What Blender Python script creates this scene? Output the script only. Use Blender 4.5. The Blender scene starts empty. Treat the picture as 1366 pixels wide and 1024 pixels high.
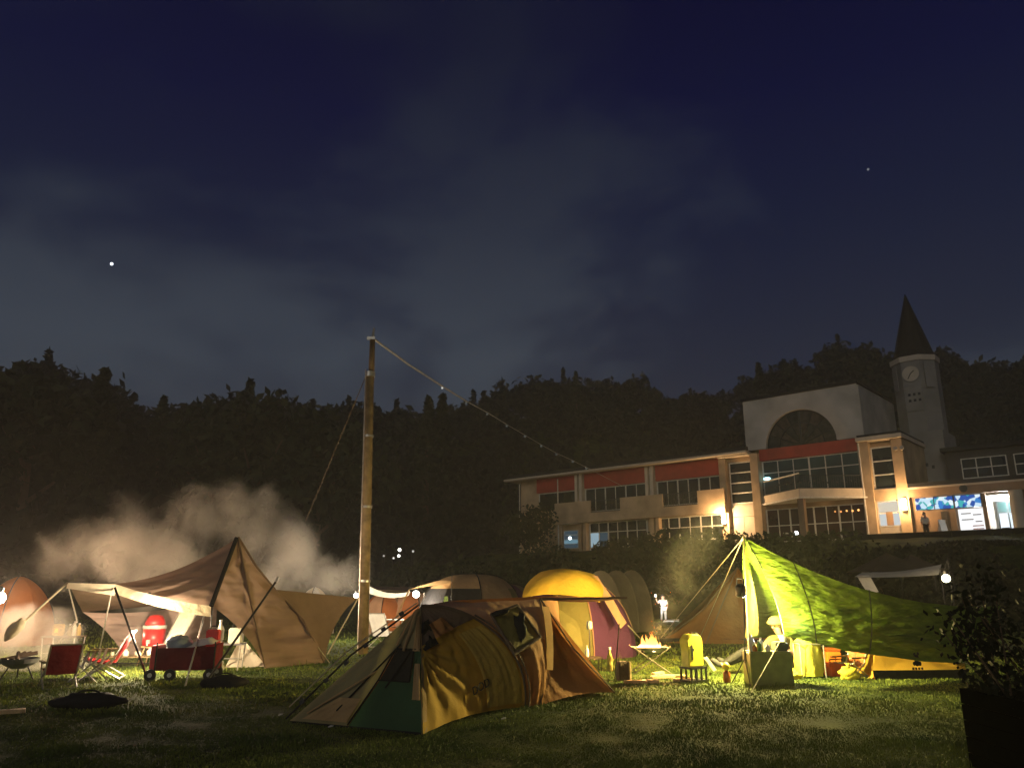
import bpy, bmesh, math, random
import numpy as np
from mathutils import Vector, Matrix, noise as mnoise
from math import radians as R, sin, cos, pi

random.seed(7); rng = np.random.default_rng(7)
sc = bpy.context.scene
COL = sc.collection

# ------------------------------------------------------------------ camera
TH = R(14.9); FPX = 1026.0
CAM = Vector((0, 0, 1.6))
cd = bpy.data.cameras.new("camera"); cam = bpy.data.objects.new("camera", cd); COL.objects.link(cam)
cam.location = CAM; cam.rotation_euler = (R(90) + TH, 0, 0)
cd.sensor_width = 36; cd.lens = 36 * FPX / 1366; cd.clip_start = .1; cd.clip_end = 6000
sc.camera = cam

# ------------------------------------------------------------------ view / render
vs = sc.view_settings
sc.display_settings.display_device = 'sRGB'
vs.view_transform = 'Standard'; vs.look = 'None'; vs.exposure = .22; vs.gamma = 1; vs.use_curve_mapping = False
sc.render.engine = 'CYCLES'
cy = sc.cycles
cy.max_bounces = 5; cy.diffuse_bounces = 2; cy.glossy_bounces = 2; cy.transmission_bounces = 4
cy.transparent_max_bounces = 8; cy.volume_bounces = 1
cy.use_denoising = True
cy.sample_clamp_indirect = 4
cy.volume_step_rate = 1; cy.volume_max_steps = 128

# ------------------------------------------------------------------ dusk sky
W = bpy.data.worlds.new("World"); sc.world = W; W.use_nodes = True
nt = W.node_tree; nt.nodes.clear()
def N(t, **k):
    n = nt.nodes.new(t)
    for a, b in k.items(): setattr(n, a, b)
    return n
L = nt.links.new
tc = N('ShaderNodeTexCoord')
sep = N('ShaderNodeSeparateXYZ'); L(tc.outputs['Generated'], sep.inputs[0])
ramp = N('ShaderNodeValToRGB'); L(sep.outputs['Z'], ramp.inputs[0])
cr = ramp.color_ramp
for p, c in ((0, (.020, .024, .034)), (.25, (.0115, .0170, .0350)), (.42, (.0042, .0080, .0290)), (.56, (.0010, .0024, .0250)), (.70, (.0002, .0006, .0170)), (1, (.0009, .0014, .010))):
    e = cr.elements[0] if p == 0 else (cr.elements[-1] if p == 1 else cr.elements.new(p))
    e.position = p; e.color = (*c, 1)
mp = N('ShaderNodeMapping'); mp.inputs['Scale'].default_value = (1, 1, 1.7); mp.inputs['Location'].default_value = (.35, .1, .2)
L(tc.outputs['Generated'], mp.inputs[0])
ns = N('ShaderNodeTexNoise'); ns.inputs['Scale'].default_value = 2.0; ns.inputs['Detail'].default_value = 5; ns.inputs['Roughness'].default_value = .52; ns.inputs['Distortion'].default_value = .25
L(mp.outputs[0], ns.inputs['Vector'])
cm = N('ShaderNodeMapRange'); cm.inputs[1].default_value = .42; cm.inputs[2].default_value = .60; cm.interpolation_type = 'SMOOTHSTEP'
L(ns.outputs['Fac'], cm.inputs[0])
cloud = N('ShaderNodeValToRGB'); L(sep.outputs['Z'], cloud.inputs[0])
for p, c in ((0, (.034, .040, .050)), (.28, (.036, .047, .066)), (.45, (.0160, .0220, .0400)), (.62, (.0045, .0068, .0230)), (1, (.0016, .0026, .012))):
    e = cloud.color_ramp.elements[0] if p == 0 else (cloud.color_ramp.elements[-1] if p == 1 else cloud.color_ramp.elements.new(p))
    e.position = p; e.color = (*c, 1)
mx = N('ShaderNodeMix', data_type='RGBA')
L(cm.outputs[0], mx.inputs[0]); L(ramp.outputs[0], mx.inputs[6]); L(cloud.outputs[0], mx.inputs[7])
bg = N('ShaderNodeBackground'); bg.inputs[1].default_value = 1.0
L(mx.outputs[2], bg.inputs[0])
sky = N('ShaderNodeTexSky', sky_type='NISHITA'); sky.sun_disc = False; sky.sun_elevation = R(-5); sky.sun_rotation = R(200)
bg2 = N('ShaderNodeBackground'); bg2.inputs[1].default_value = .05
L(sky.outputs[0], bg2.inputs[0])
ad = N('ShaderNodeAddShader'); L(bg.outputs[0], ad.inputs[0]); L(bg2.outputs[0], ad.inputs[1])
wo = N('ShaderNodeOutputWorld'); L(ad.outputs[0], wo.inputs[0])

sd = bpy.data.lights.new("sun", 'SUN'); sd.energy = .36; sd.angle = R(20); sd.color = (1, .93, .80)
so = bpy.data.objects.new("sun", sd); COL.objects.link(so); so.rotation_euler = (R(79), 0, R(-22))   # faint fill added from behind the camera to lift walls and tents

# ------------------------------------------------------------------ projection helpers
def ray(px, py):
    xc = (px - 683) / FPX; yc = (512 - py) / FPX
    return Vector((xc, cos(TH) - yc * sin(TH), sin(TH) + yc * cos(TH)))
def at(px, py, Y):
    d = ray(px, py); return CAM + d * (Y / d.y)
def gnd(px, py, z=0.0):
    d = ray(px, py); return CAM + d * ((z - CAM.z) / d.z)

# ------------------------------------------------------------------ materials
def newmat(name):
    m = bpy.data.materials.new(name); m.use_nodes = True
    t = m.node_tree; return m, t, t.nodes['Principled BSDF'], t.nodes['Material Output']
def vary(t, sock, col, scale, amt, detail=4, vec='Object', stretch=None, col2=None):
    tcn = t.nodes.new('ShaderNodeTexCoord'); no = t.nodes.new('ShaderNodeTexNoise')
    no.inputs['Scale'].default_value = scale; no.inputs['Detail'].default_value = detail
    v = tcn.outputs[vec]
    if stretch:
        mpn = t.nodes.new('ShaderNodeMapping'); mpn.inputs['Scale'].default_value = stretch
        t.links.new(v, mpn.inputs[0]); v = mpn.outputs[0]
    t.links.new(v, no.inputs['Vector'])
    rp = t.nodes.new('ShaderNodeValToRGB')
    rp.color_ramp.elements[0].position = .32; rp.color_ramp.elements[1].position = .68
    a = [max(0, c * (1 - amt)) for c in col]; b = col2 or [min(1, c * (1 + amt)) for c in col]
    rp.color_ramp.elements[0].color = (*a, 1); rp.color_ramp.elements[1].color = (*b, 1)
    t.links.new(no.outputs['Fac'], rp.inputs[0]); t.links.new(rp.outputs[0], sock)
    return no, v, rp
def addbump(t, b, scale, strength, dist=.02, vec='Object', detail=4, stretch=None):
    tcn = t.nodes.new('ShaderNodeTexCoord'); no = t.nodes.new('ShaderNodeTexNoise')
    no.inputs['Scale'].default_value = scale; no.inputs['Detail'].default_value = detail
    v = tcn.outputs[vec]
    if stretch:
        mpn = t.nodes.new('ShaderNodeMapping'); mpn.inputs['Scale'].default_value = stretch
        t.links.new(v, mpn.inputs[0]); v = mpn.outputs[0]
    t.links.new(v, no.inputs['Vector'])
    bp = t.nodes.new('ShaderNodeBump'); bp.inputs['Strength'].default_value = strength; bp.inputs['Distance'].default_value = dist
    t.links.new(no.outputs['Fac'], bp.inputs['Height'])
    for n in b: t.links.new(bp.outputs[0], n.inputs['Normal'])
def mat(name, col, rough=.6, metal=0, var=(6, .18), bump=(40, .25, .01), emit=None, es=0, spec=.4):
    m, t, b, o = newmat(name)
    b.inputs['Base Color'].default_value = (*col, 1); b.inputs['Roughness'].default_value = rough; b.inputs['Metallic'].default_value = metal
    b.inputs['Specular IOR Level'].default_value = spec
    if var: vary(t, b.inputs['Base Color'], col, *var)
    if bump: addbump(t, [b], *bump)
    if emit: b.inputs['Emission Color'].default_value = (*emit, 1); b.inputs['Emission Strength'].default_value = es
    return m
def fabric(name, col, trans=.3, var=(1.6, .14), bump=(6.5, .6, .06), rough=.75, stretch=None):
    m, t, b, o = newmat(name)
    b.inputs['Roughness'].default_value = rough; b.inputs['Specular IOR Level'].default_value = .12
    tr = t.nodes.new('ShaderNodeBsdfTranslucent'); mxs = t.nodes.new('ShaderNodeMixShader'); mxs.inputs[0].default_value = trans
    no, v, rp = vary(t, b.inputs['Base Color'], col, *var)
    t.links.new(rp.outputs[0], tr.inputs['Color'])
    t.links.new(b.outputs[0], mxs.inputs[1]); t.links.new(tr.outputs[0], mxs.inputs[2]); t.links.new(mxs.outputs[0], o.inputs[0])
    if bump: addbump(t, [b, tr], *bump, stretch=stretch)
    return m
def emission(name, col, s):
    m, t, b, o = newmat(name)
    e = t.nodes.new('ShaderNodeEmission'); e.inputs[0].default_value = (*col, 1); e.inputs[1].default_value = s
    t.links.new(e.outputs[0], o.inputs[0]); return m

M = dict(
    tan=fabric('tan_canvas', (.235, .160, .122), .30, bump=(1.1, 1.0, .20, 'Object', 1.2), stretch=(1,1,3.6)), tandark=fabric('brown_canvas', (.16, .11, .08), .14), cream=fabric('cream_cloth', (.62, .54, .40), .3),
    backwall=fabric('grey_pink_canvas', (.34, .26, .225), .25, bump=(1.1, .9, .2, 'Object', 1.2), stretch=(1,1,4)), white=fabric('white_cloth', (.68, .66, .60), .3), black=mat('black_metal', (.012, .012, .012), .45, .3),
    blackcloth=fabric('black_cloth', (.016, .016, .018), .05), grey=mat('grey_metal', (.30, .30, .29), .4, .8), alu=mat('pale_metal', (.55, .52, .47), .35, .8),
    rope=mat('pale_rope', (.34, .30, .20), .8, bump=(120, .5, .004)), red=mat('red_plastic', (.52, .022, .022), .35, bump=None), redcloth=fabric('red_canvas', (.36, .018, .022), .12),
    maroon=fabric('maroon_canvas', (.12, .012, .018), .1), wood=mat('brown_wood', (.15, .105, .05), .7, var=(5, .35), bump=(22, .5, .02)), darkwood=mat('dark_wood', (.07, .045, .025), .8, bump=(25, .5, .02)),
    splitwood=mat('split_firewood', (.52, .36, .17), .7, var=(9, .3), bump=(30, .5, .02)), bark=mat('bark', (.09, .06, .04), .9, bump=(30, .8, .03)),
    khaki=fabric('khaki_nylon', (.26, .225, .115), .2), mesh=fabric('black_mesh', (.035, .033, .028), .15), dgreen=fabric('dark_green_nylon', (.040, .090, .045), .12),
    ochre=fabric('ochre_nylon', (.56, .335, .05), .28, bump=(7, .45, .03)), ochre2=fabric('yellow_ochre_nylon', (.55, .37, .08), .26), brown=fabric('orange_brown_nylon', (.42, .19, .065), .26),
    salmon=fabric('salmon_nylon', (.62, .36, .21), .34), sand=fabric('sand_nylon', (.47, .31, .15), .3), yellow=fabric('yellow_nylon', (.66, .42, .05), .3), purple=fabric('purple_nylon', (.10, .032, .085), .15),
    olive=fabric('olive_nylon', (.26, .22, .07), .25), greyolive=fabric('grey_olive_nylon', (.23, .195, .13), .2), tipi=fabric('rust_canvas', (.21, .10, .035), .15), orange=fabric('orange_nylon', (.52, .17, .05), .3),
    tarp=fabric('green_tarp', (.135, .215, .030), .38, var=(3.0, .18), bump=(2.6, 1.0, .16), stretch=(1.0, 1.0, 4.5)), yplastic=mat('yellow_plastic', (.72, .60, .04), .4, bump=(14, .2, .01)),
    ybag=fabric('yellow_bag', (.68, .60, .07), .35, bump=(16, .7, .03)), orangep=mat('orange_plastic', (.58, .15, .02), .4), redorange=mat('red_orange_plastic', (.55, .07, .02), .4),
    boxgreen=mat('olive_green_box', (.17, .19, .055), .45), boxdark=mat('dark_green_lid', (.035, .05, .03), .5), glassg=mat('green_bottle', (.05, .16, .04), .15, var=None, bump=None), pale=mat('pale_plastic', (.66, .62, .48), .4),
    skin=mat('skin', (.42, .23, .15), .55), hair=mat('black_hair', (.012, .01, .009), .6), jeans=fabric('dark_trousers', (.012, .011, .011), .02), shirt=fabric('olive_shirt', (.12, .105, .035), .08),
    capw=fabric('pale_yellow_towel', (.24, .20, .06), .08), brownglass=mat('amber_plastic', (.26, .07, .015), .25), rubber=mat('black_rubber', (.015, .015, .015), .8),
    bluecloth=mat('blue_grey_plastic', (.22, .25, .28), .5),
)

# ------------------------------------------------------------------ object helpers
ORG = {}
def tag(o, label=None, cat=None, group=None, kind=None):
    if label: o['label'] = label
    if cat: o['category'] = cat
    if group: o['group'] = group
    if kind: o['kind'] = kind
    return o
def thing(name, label, cat, loc=(0, 0, 0), group=None, rz=0):
    o = bpy.data.objects.new(name, None); COL.objects.link(o); o.empty_display_size = .2
    o.location = loc; o.rotation_euler = (0, 0, rz)
    ORG[o] = Vector(loc); return tag(o, label, cat, group)
class MB:
    """collects world-space geometry for ONE mesh object"""
    def __init__(s): s.v = []; s.f = []
    def add(s, vs, fs):
        n = len(s.v); s.v += [Vector(p) for p in vs]; s.f += [tuple(i + n for i in f) for f in fs]; return s
    def box(s, a, b, m=None):
        x0, y0, z0 = a; x1, y1, z1 = b
        vs = [Vector(p) for p in ((x0,y0,z0),(x1,y0,z0),(x1,y1,z0),(x0,y1,z0),(x0,y0,z1),(x1,y0,z1),(x1,y1,z1),(x0,y1,z1))]
        if m: vs = [m @ p for p in vs]
        return s.add(vs, [(0,3,2,1),(4,5,6,7),(0,1,5,4),(1,2,6,5),(2,3,7,6),(3,0,4,7)])
    def bbox(s, c, size, rz=0, rx=0, ry=0, bev=.0):
        m = Matrix.Translation(c) @ Matrix.Rotation(rz, 4, 'Z') @ Matrix.Rotation(rx, 4, 'X') @ Matrix.Rotation(ry, 4, 'Y')
        h = Vector(size) / 2
        if not bev: return s.box(-h, h, m)
        bm = bmesh.new(); bmesh.ops.create_cube(bm, size=1)
        for v in bm.verts: v.co = Vector((v.co.x * size[0], v.co.y * size[1], v.co.z * size[2]))
        bmesh.ops.bevel(bm, geom=bm.edges[:], offset=bev, segments=2, affect='EDGES')
        bm.verts.index_update()
        s.add([m @ v.co for v in bm.verts], [tuple(v.index for v in f.verts) for f in bm.faces]); bm.free(); return s
    def tube(s, p0, p1, r0, r1=None, n=8, cap=True):
        p0 = Vector(p0); p1 = Vector(p1); r1 = r0 if r1 is None else r1
        d = p1 - p0
        if d.length < 1e-6: return s
        q = d.to_track_quat('Z', 'Y'); vs = []
        for p, r in ((p0, r0), (p1, r1)):
            for i in range(n):
                a = 2 * pi * i / n; vs.append(p + q @ Vector((r * cos(a), r * sin(a), 0)))
        fs = [(i, (i + 1) % n, n + (i + 1) % n, n + i) for i in range(n)]
        if cap: fs += [tuple(range(n - 1, -1, -1)), tuple(range(n, 2 * n))]
        return s.add(vs, fs)
    def path(s, pts, r, n=6):
        for a, b in zip(pts[:-1], pts[1:]): s.tube(a, b, r, r, n)
        return s
    def lathe(s, c, prof, n=14, m=None):
        c = Vector(c); vs = []; fs = []; k = len(prof)
        for r, z in prof:
            for i in range(n):
                a = 2 * pi * i / n; p = Vector((r * cos(a), r * sin(a), z)); vs.append(c + (m @ p if m else p))
        for j in range(k - 1):
            for i in range(n):
                fs.append((j*n + i, j*n + (i+1) % n, (j+1)*n + (i+1) % n, (j+1)*n + i))
        fs += [tuple(range(n - 1, -1, -1)), tuple(range((k-1)*n, k*n))]
        return s.add(vs, fs)
    def ball(s, c, r, n=12, k=8, sq=(1, 1, 1), m=None, jit=0):
        prof = [(max(.001, sin(pi * j / k)) , -cos(pi * j / k)) for j in range(k + 1)]
        c = Vector(c); vs = []; fs = []
        for (q, z) in prof:
            for i in range(n):
                a = 2 * pi * i / n; p = Vector((q * cos(a) * r * sq[0], q * sin(a) * r * sq[1], z * r * sq[2]))
                if jit: p *= 1 + jit * mnoise.noise(p * (2.2 / r) + c)
                vs.append(c + (m @ p if m else p))
        for j in range(k):
            for i in range(n): fs.append((j*n + i, j*n + (i+1) % n, (j+1)*n + (i+1) % n, (j+1)*n + i))
        return s.add(vs, fs)
    def patch(s, a, b, c, d, nu=24, nv=16, e=(None,)*4, sag=None, wr=.0, fu=3, fv=3, seed=0, pin=True, rad=0):
        """cloth panel a(0,0) b(1,0) c(1,1) d(0,1); e = mid offsets of edges ab, bc, cd, da; wr = wrinkle height"""
        a, b, c, d = map(Vector, (a, b, c, d)); z = Vector((0, 0, 0))
        eab, ebc, ecd, eda = [Vector(q) if q is not None else z for q in e]; sg = Vector(sag) if sag is not None else z
        nrm = (c - a).cross(d - b)
        nrm = nrm.normalized() if nrm.length > 1e-6 else Vector((0, 0, 1))
        vs = []
        for j in range(nv + 1):
            v = j / nv
            for i in range(nu + 1):
                u = i / nu
                p = a*(1-u)*(1-v) + b*u*(1-v) + c*u*v + d*(1-u)*v
                U4 = 4*u*(1-u); V4 = 4*v*(1-v)
                p = p + eab*U4*(1-v) + ecd*U4*v + ebc*V4*u + eda*V4*(1-u) + sg*U4*V4
                if wr:
                    q = Vector((u*fu + seed*3.7, v*fv + seed*1.3, seed*.77))
                    h = mnoise.noise(q) + .45*mnoise.noise(q*2.3) + .2*mnoise.noise(q*5.1)
                    if rad:   # tension folds radiating from corner a
                        an = math.atan2(v + 1e-6, u + 1e-6); h += rad * sin(an * 26 + 2*mnoise.noise(q)) * math.exp(-3*(u*u+v*v)**.5)
                    k = min(1, 6*min(u, 1-u, v, 1-v) + .25) if pin else 1
                    p = p + nrm * (wr * h * k)
                vs.append(p)
        w = nu + 1
        return s.add(vs, [(j*w+i, j*w+i+1, (j+1)*w+i+1, (j+1)*w+i) for j in range(nv) for i in range(nu)])
    def poly_extrude(s, pts, off):
        n = len(pts); off = Vector(off); pts = [Vector(p) for p in pts]
        vs = pts + [p + off for p in pts]
        return s.add(vs, [tuple(range(n)), tuple(range(2*n-1, n-1, -1))] + [(i, n+i, n+(i+1) % n, (i+1) % n) for i in range(n)])
    def build(s, name, m, parent=None, smooth=False, label=None):
        me = bpy.data.meshes.new(name)
        root = parent
        while root is not None and root.parent is not None: root = root.parent
        o0 = ORG.get(root, Vector((0, 0, 0))) if root is not None else Vector((0, 0, 0))
        me.from_pydata([tuple(p - o0) for p in s.v], [], s.f); me.validate(); me.update()
        if m: me.materials.append(m)
        if smooth:
            for p in me.polygons: p.use_smooth = True
        ob = bpy.data.objects.new(name, me); COL.objects.link(ob)
        if parent is not None: ob.parent = parent
        if label: ob['label'] = label
        return ob
def big_mesh(name, verts, faces_flat, nper, m, parent=None, smooth=False):
    """fast mesh from numpy: faces all with nper corners"""
    me = bpy.data.meshes.new(name); nf = len(faces_flat) // nper
    me.vertices.add(len(verts)); me.vertices.foreach_set('co', np.asarray(verts, np.float32).ravel())
    me.loops.add(len(faces_flat)); me.loops.foreach_set('vertex_index', np.asarray(faces_flat, np.int32))
    me.polygons.add(nf); me.polygons.foreach_set('loop_start', np.arange(0, nf*nper, nper, dtype=np.int32))
    me.update(calc_edges=True); me.materials.append(m)
    o = bpy.data.objects.new(name, me); COL.objects.link(o)
    if parent is not None: o.parent = parent
    return o
def light(parent, loc, power, col, radius=.06, name='lamp_light'):
    d = bpy.data.lights.new(name, 'POINT'); d.energy = power; d.color = col; d.shadow_soft_size = radius
    o = bpy.data.objects.new(name, d); COL.objects.link(o); o.parent = parent; o.location = Vector(loc) - ORG[parent]; return o
def text_mesh(name, body, size, m, parent, mw, ext=.003):
    c = bpy.data.curves.new(name, 'FONT'); c.body = body; c.size = size; c.align_x = 'CENTER'; c.align_y = 'CENTER'; c.extrude = ext
    t = bpy.data.objects.new(name + '_tmp', c); COL.objects.link(t)
    dg = bpy.context.evaluated_depsgraph_get(); me = bpy.data.meshes.new_from_object(t.evaluated_get(dg)); bpy.data.objects.remove(t)
    me.materials.clear(); me.materials.append(m)
    o = bpy.data.objects.new(name, me); COL.objects.link(o); o.parent = parent; o.matrix_local = mw; return o

# ------------------------------------------------------------------ terrain
FO = Vector((.54, 78.4)); FU = Vector((.745, -.667)); FN = Vector((-.667, -.745))     # school facade: origin, along, outward
def sst(a, b, x):
    t = min(1, max(0, (x - a) / (b - a))); return t*t*(3 - 2*t)
SKY = [(-900,470),(-500,500),(-200,470),(0,487),(60,480),(130,503),(180,537),(230,545),(290,523),(330,517),(380,526),(430,543),(500,535),(570,545),(620,522),(680,507),(740,504),(800,503),(850,501),(900,517),(950,519),(985,502),(1040,484),(1080,468),(1130,457),(1165,459),(1190,472),(1240,467),(1270,462),(1300,478),(1366,482),(1600,470),(2000,500),(2400,480)]
def skypy(px):
    for (a, ya), (b, yb) in zip(SKY[:-1], SKY[1:]):
        if a <= px <= b: return ya + (yb - ya)*(px - a)/(b - a)
    return SKY[0][1] if px < SKY[0][0] else SKY[-1][1]
def hill_r(px):     # foot and ridge distance of the wooded hill along this bearing
    k = sst(300, 900, px)
    return 72 + 40*k, 125 + 50*k
def terr_z(x, y):
    q = Vector((x, y)) - FO; u = q.dot(FU); v = q.dot(FN)
    z = 4.72 * sst(19, 5.0, v) * sst(-16, 1, u) if u > -16 else 0
    z += .018*mnoise.noise(Vector((x*.5, y*.5, 0))) + .012*mnoise.noise(Vector((x*1.7, y*1.7, 3)))
    if y > 5:
        px = 683 + FPX*x/y*.97; r0, r1 = hill_r(px); d = math.hypot(x, y)
        if d > r0:
            e = at(px, skypy(px), r1*y/d); top = max(0, e.z - 9)
            z = max(z, z + (top - z)*sst(r0, r1, d)) if d < r1 else max(0, top - .15*(d - r1))
    return z
def grid_mesh(name, xs, ys, m):
    X, Y = len(xs), len(ys)
    V = [(x, y, terr_z(x, y)) for y in ys for x in xs]
    Fc = [i for j in range(Y-1) for k in range(X-1) for i in (j*X+k, j*X+k+1, (j+1)*X+k+1, (j+1)*X+k)]
    o = big_mesh(name, V, Fc, 4, m); o.data.polygons.foreach_set('use_smooth', [True]*len(o.data.polygons)); return o
m, t, b, o_ = newmat('turf'); M['turf'] = m; M['canopybrown'] = fabric('dim_brown_canvas', (.10, .075, .058), .15); M['dimorange'] = fabric('rusty_orange_nylon', (.30, .105, .03), .25)
vary(t, b.inputs['Base Color'], (.024, .046, .009), 1.1, .35, 8, col2=(.062, .082, .018)); b.inputs['Roughness'].default_value = .95; b.inputs['Specular IOR Level'].default_value = .1
addbump(t, [b], 22, .8, .05, detail=8)
def spaced(a, b, n, p=1): return [a + (b - a)*((i/n)**p) for i in range(n + 1)]
xs = sorted(set([-x for x in spaced(0, 330, 90, 2)] + spaced(0, 330, 90, 2))); ys = [-60, -30, -12] + spaced(0, 340, 150, 1.5)
tag(grid_mesh('ground', xs, ys, M['turf']), kind='structure')
far = MB().add([(-390,-100,-.6),(390,-100,-.6),(390,390,-.6),(-390,390,-.6)], [(0,1,2,3)]).build('terrain', M['turf']); tag(far, kind='structure')

# ------------------------------------------------------------------ turf blades
m, t, b, o_ = newmat('grass_blade'); M['blade'] = m
vary(t, b.inputs['Base Color'], (.062, .120, .018), .9, .3, 6, col2=(.185, .215, .034)); b.inputs['Roughness'].default_value = .7; b.inputs['Specular IOR Level'].default_value = .2
def blades(n, y0, y1, h, w, pw=1.0):
    u = rng.random(n); Y = y0*(y1/y0)**u; X = (rng.random(n)*2 - 1)*(.70*Y + .8)
    clump = np.array([mnoise.noise(Vector((x*1.4, y*1.4, 9))) + .6*mnoise.noise(Vector((x*4.1, y*4.1, 4))) for x, y in zip(X, Y)])
    hh = h*(.55 + .6*rng.random(n))*(1 + .75*clump).clip(.3, 2.0)
    worn = np.array([mnoise.noise(Vector((x*.55, y*.55, 21))) + .5*mnoise.noise(Vector((x*1.9, y*1.9, 8))) for x, y in zip(X, Y)])
    hh = hh*np.clip(1.0 + .4*worn, .80, 1.3)*np.where((worn > .45) & (rng.random(n) < .10), 2.1, 1)
    Z = np.array([terr_z(x, y) for x, y in zip(X, Y)]) - .004
    a = rng.random(n)*2*pi; lean = rng.random(n)*.75*hh; la = rng.random(n)*2*pi
    dx, dy = np.cos(a)*w*(.6+.8*rng.random(n)), np.sin(a)*w*(.6+.8*rng.random(n)); lx, ly = np.cos(la)*lean, np.sin(la)*lean
    P = np.empty((n, 4, 3))
    P[:,0] = np.stack([X-dx, Y-dy, Z], 1); P[:,1] = np.stack([X+dx, Y+dy, Z], 1)
    P[:,2] = np.stack([X+dx*.6+lx*.4, Y+dy*.6+ly*.4, Z+hh*.6], 1); P[:,3] = np.stack([X+lx, Y+ly, Z+hh], 1)
    return P.reshape(-1, 3), (np.arange(n)[:,None]*4 + np.array([0,1,2,0,2,3])[None,:]).ravel()
def grass_obj(specs):
    Vs, Fs, k = [], [], 0
    for s in specs:
        v, f = blades(*s); Vs.append(v); Fs.append(f + k); k += len(v)
    o = big_mesh('grass', np.concatenate(Vs), np.concatenate(Fs), 3, M['blade']); return tag(o, 'short trodden turf of the camping field', 'grass', kind='stuff')
grass_obj([(190000, 6.2, 11, .027, .0042), (100000, 11, 20, .036, .008), (26000, 20, 46, .06, .02)])

# ------------------------------------------------------------------ foliage
def leafmat(name, a, b_):
    m, t, b, o = newmat(name); vary(t, b.inputs['Base Color'], a, .8, .25, 5, col2=b_); b.inputs['Roughness'].default_value = .75; b.inputs['Specular IOR Level'].default_value = .2
    return m
M['leaf'] = leafmat('dark_foliage', (.020, .030, .012), (.045, .052, .020)); M['leafd'] = leafmat('shaded_shrub_foliage', (.008, .011, .005), (.020, .022, .009)); M['leaf_lit'] = leafmat('lamplit_hedge_foliage', (.03, .042, .012), (.075, .085, .025)); M['forest'] = leafmat('hill_foliage', (.012, .017, .009), (.026, .030, .015))  # hedge leaves lightened as if lamplit; shrub leaves darkened to black the unlit bank
def leaf_quads(C, size, rr=None):
    """C (n,3) centres -> randomly turned leaf-cluster quads"""
    n = len(C); a = rng.normal(size=(n,3)); a /= np.linalg.norm(a,axis=1,keepdims=True); b = rng.normal(size=(n,3)); b -= a*(a*b).sum(1,keepdims=True); b /= np.linalg.norm(b,axis=1,keepdims=True)
    s = size*(.6+.8*rng.random((n,1)))
    P = np.stack([C-a*s, C-b*s*.55, C+a*s, C+b*s*.55], 1)
    return P.reshape(-1,3), np.arange(4*n)
def crown_pts(n, c, rad, lobes=7, shell=.55, seed=0):
    r = np.random.default_rng(seed); c = np.array(c); rad = np.array(rad)
    L0 = r.normal(size=(lobes,3)); L0 /= np.linalg.norm(L0,axis=1,keepdims=True); L0 = L0*rad*.55*(.5+.6*r.random((lobes,1)))
    k = r.integers(0, lobes, n); d = r.normal(size=(n,3)); d /= np.linalg.norm(d,axis=1,keepdims=True)
    q = L0[k] + d*(rad*.52)*(shell + (1-shell)*r.random((n,1)))*(.7+.5*r.random(lobes)[k][:,None])
    return c + q
def conifer_pts(n, base, h, r0, seed=0):
    r = np.random.default_rng(seed); z = r.random(n)**1.3; a = r.random(n)*2*pi
    tier = .75 + .25*np.cos(z*34); q = r0*(1-z)*tier*(.55+.45*r.random(n))
    return np.array(base) + np.stack([q*np.cos(a), q*np.sin(a), h*(.1+.9*z)], 1)
def tree(loc, h, kind, seed, label, group):
    r = random.Random(seed); t = thing('pine_tree' if kind == 'pine' else 'broadleaf_tree', label, 'tree', loc, group)
    tb = MB(); top = Vector((r.uniform(-.3,.3), r.uniform(-.3,.3), h*(.9 if kind == 'pine' else .62)))
    tb.tube(Vector(loc) - Vector((0,0,.3)), Vector(loc)+top*.5, h*.028, h*.02, 8).tube(Vector(loc)+top*.5, Vector(loc)+top, h*.02, h*.007, 8)
    if kind != 'pine':
        for i in range(5):
            a = i*1.3 + r.random(); tb.tube(Vector(loc)+top*(.5+.08*i), Vector(loc)+top*(.55+.08*i)+Vector((cos(a),sin(a),.8))*h*.2, h*.011, h*.004, 6)
    tb.build('trunk', M['bark'], t)
    if kind == 'pine': C = conifer_pts(2200, (0,0,h*.05), h, h*.27, seed)
    else: C = crown_pts(2600, (0,0,h*.60), (h*.42,h*.42,h*.40), 11, .45, seed)
    v, f = leaf_quads(C, h*.028); big_mesh('crown', v, f, 4, M['leaf'], t); return t
# wooded hill: one far mass
Vs, Fs, k = [], [], 0
for i in range(1900):
    px = rng.uniform(-420, 1800); r0, r1 = hill_r(px); d = r0 + (r1 - r0)*rng.random()**.8
    az = math.atan2((px-683)/FPX, .985); x, y = d*sin(az), d*cos(az)
    q = Vector((x, y)) - FO
    if -6 < q.dot(FU) < 60 and q.dot(FN) > -16: continue
    z = terr_z(x, y); h = rng.uniform(5.5, 10.0)
    n = 150
    if rng.random() < .10: C = conifer_pts(n, (x,y,z), h*1.05, h*.24, i)
    else: C = crown_pts(n, (x,y,z+h*.55), (h*.42,h*.42,h*.45), 6, .5, i)
    v, f = leaf_quads(C, .66); Vs.append(v); Fs.append(f + k); k += len(v)
tag(big_mesh('forest', np.concatenate(Vs), np.concatenate(Fs), 4, M['forest']), 'dark wooded hillside rising behind the camp and the school', 'forest', kind='stuff')
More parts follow.
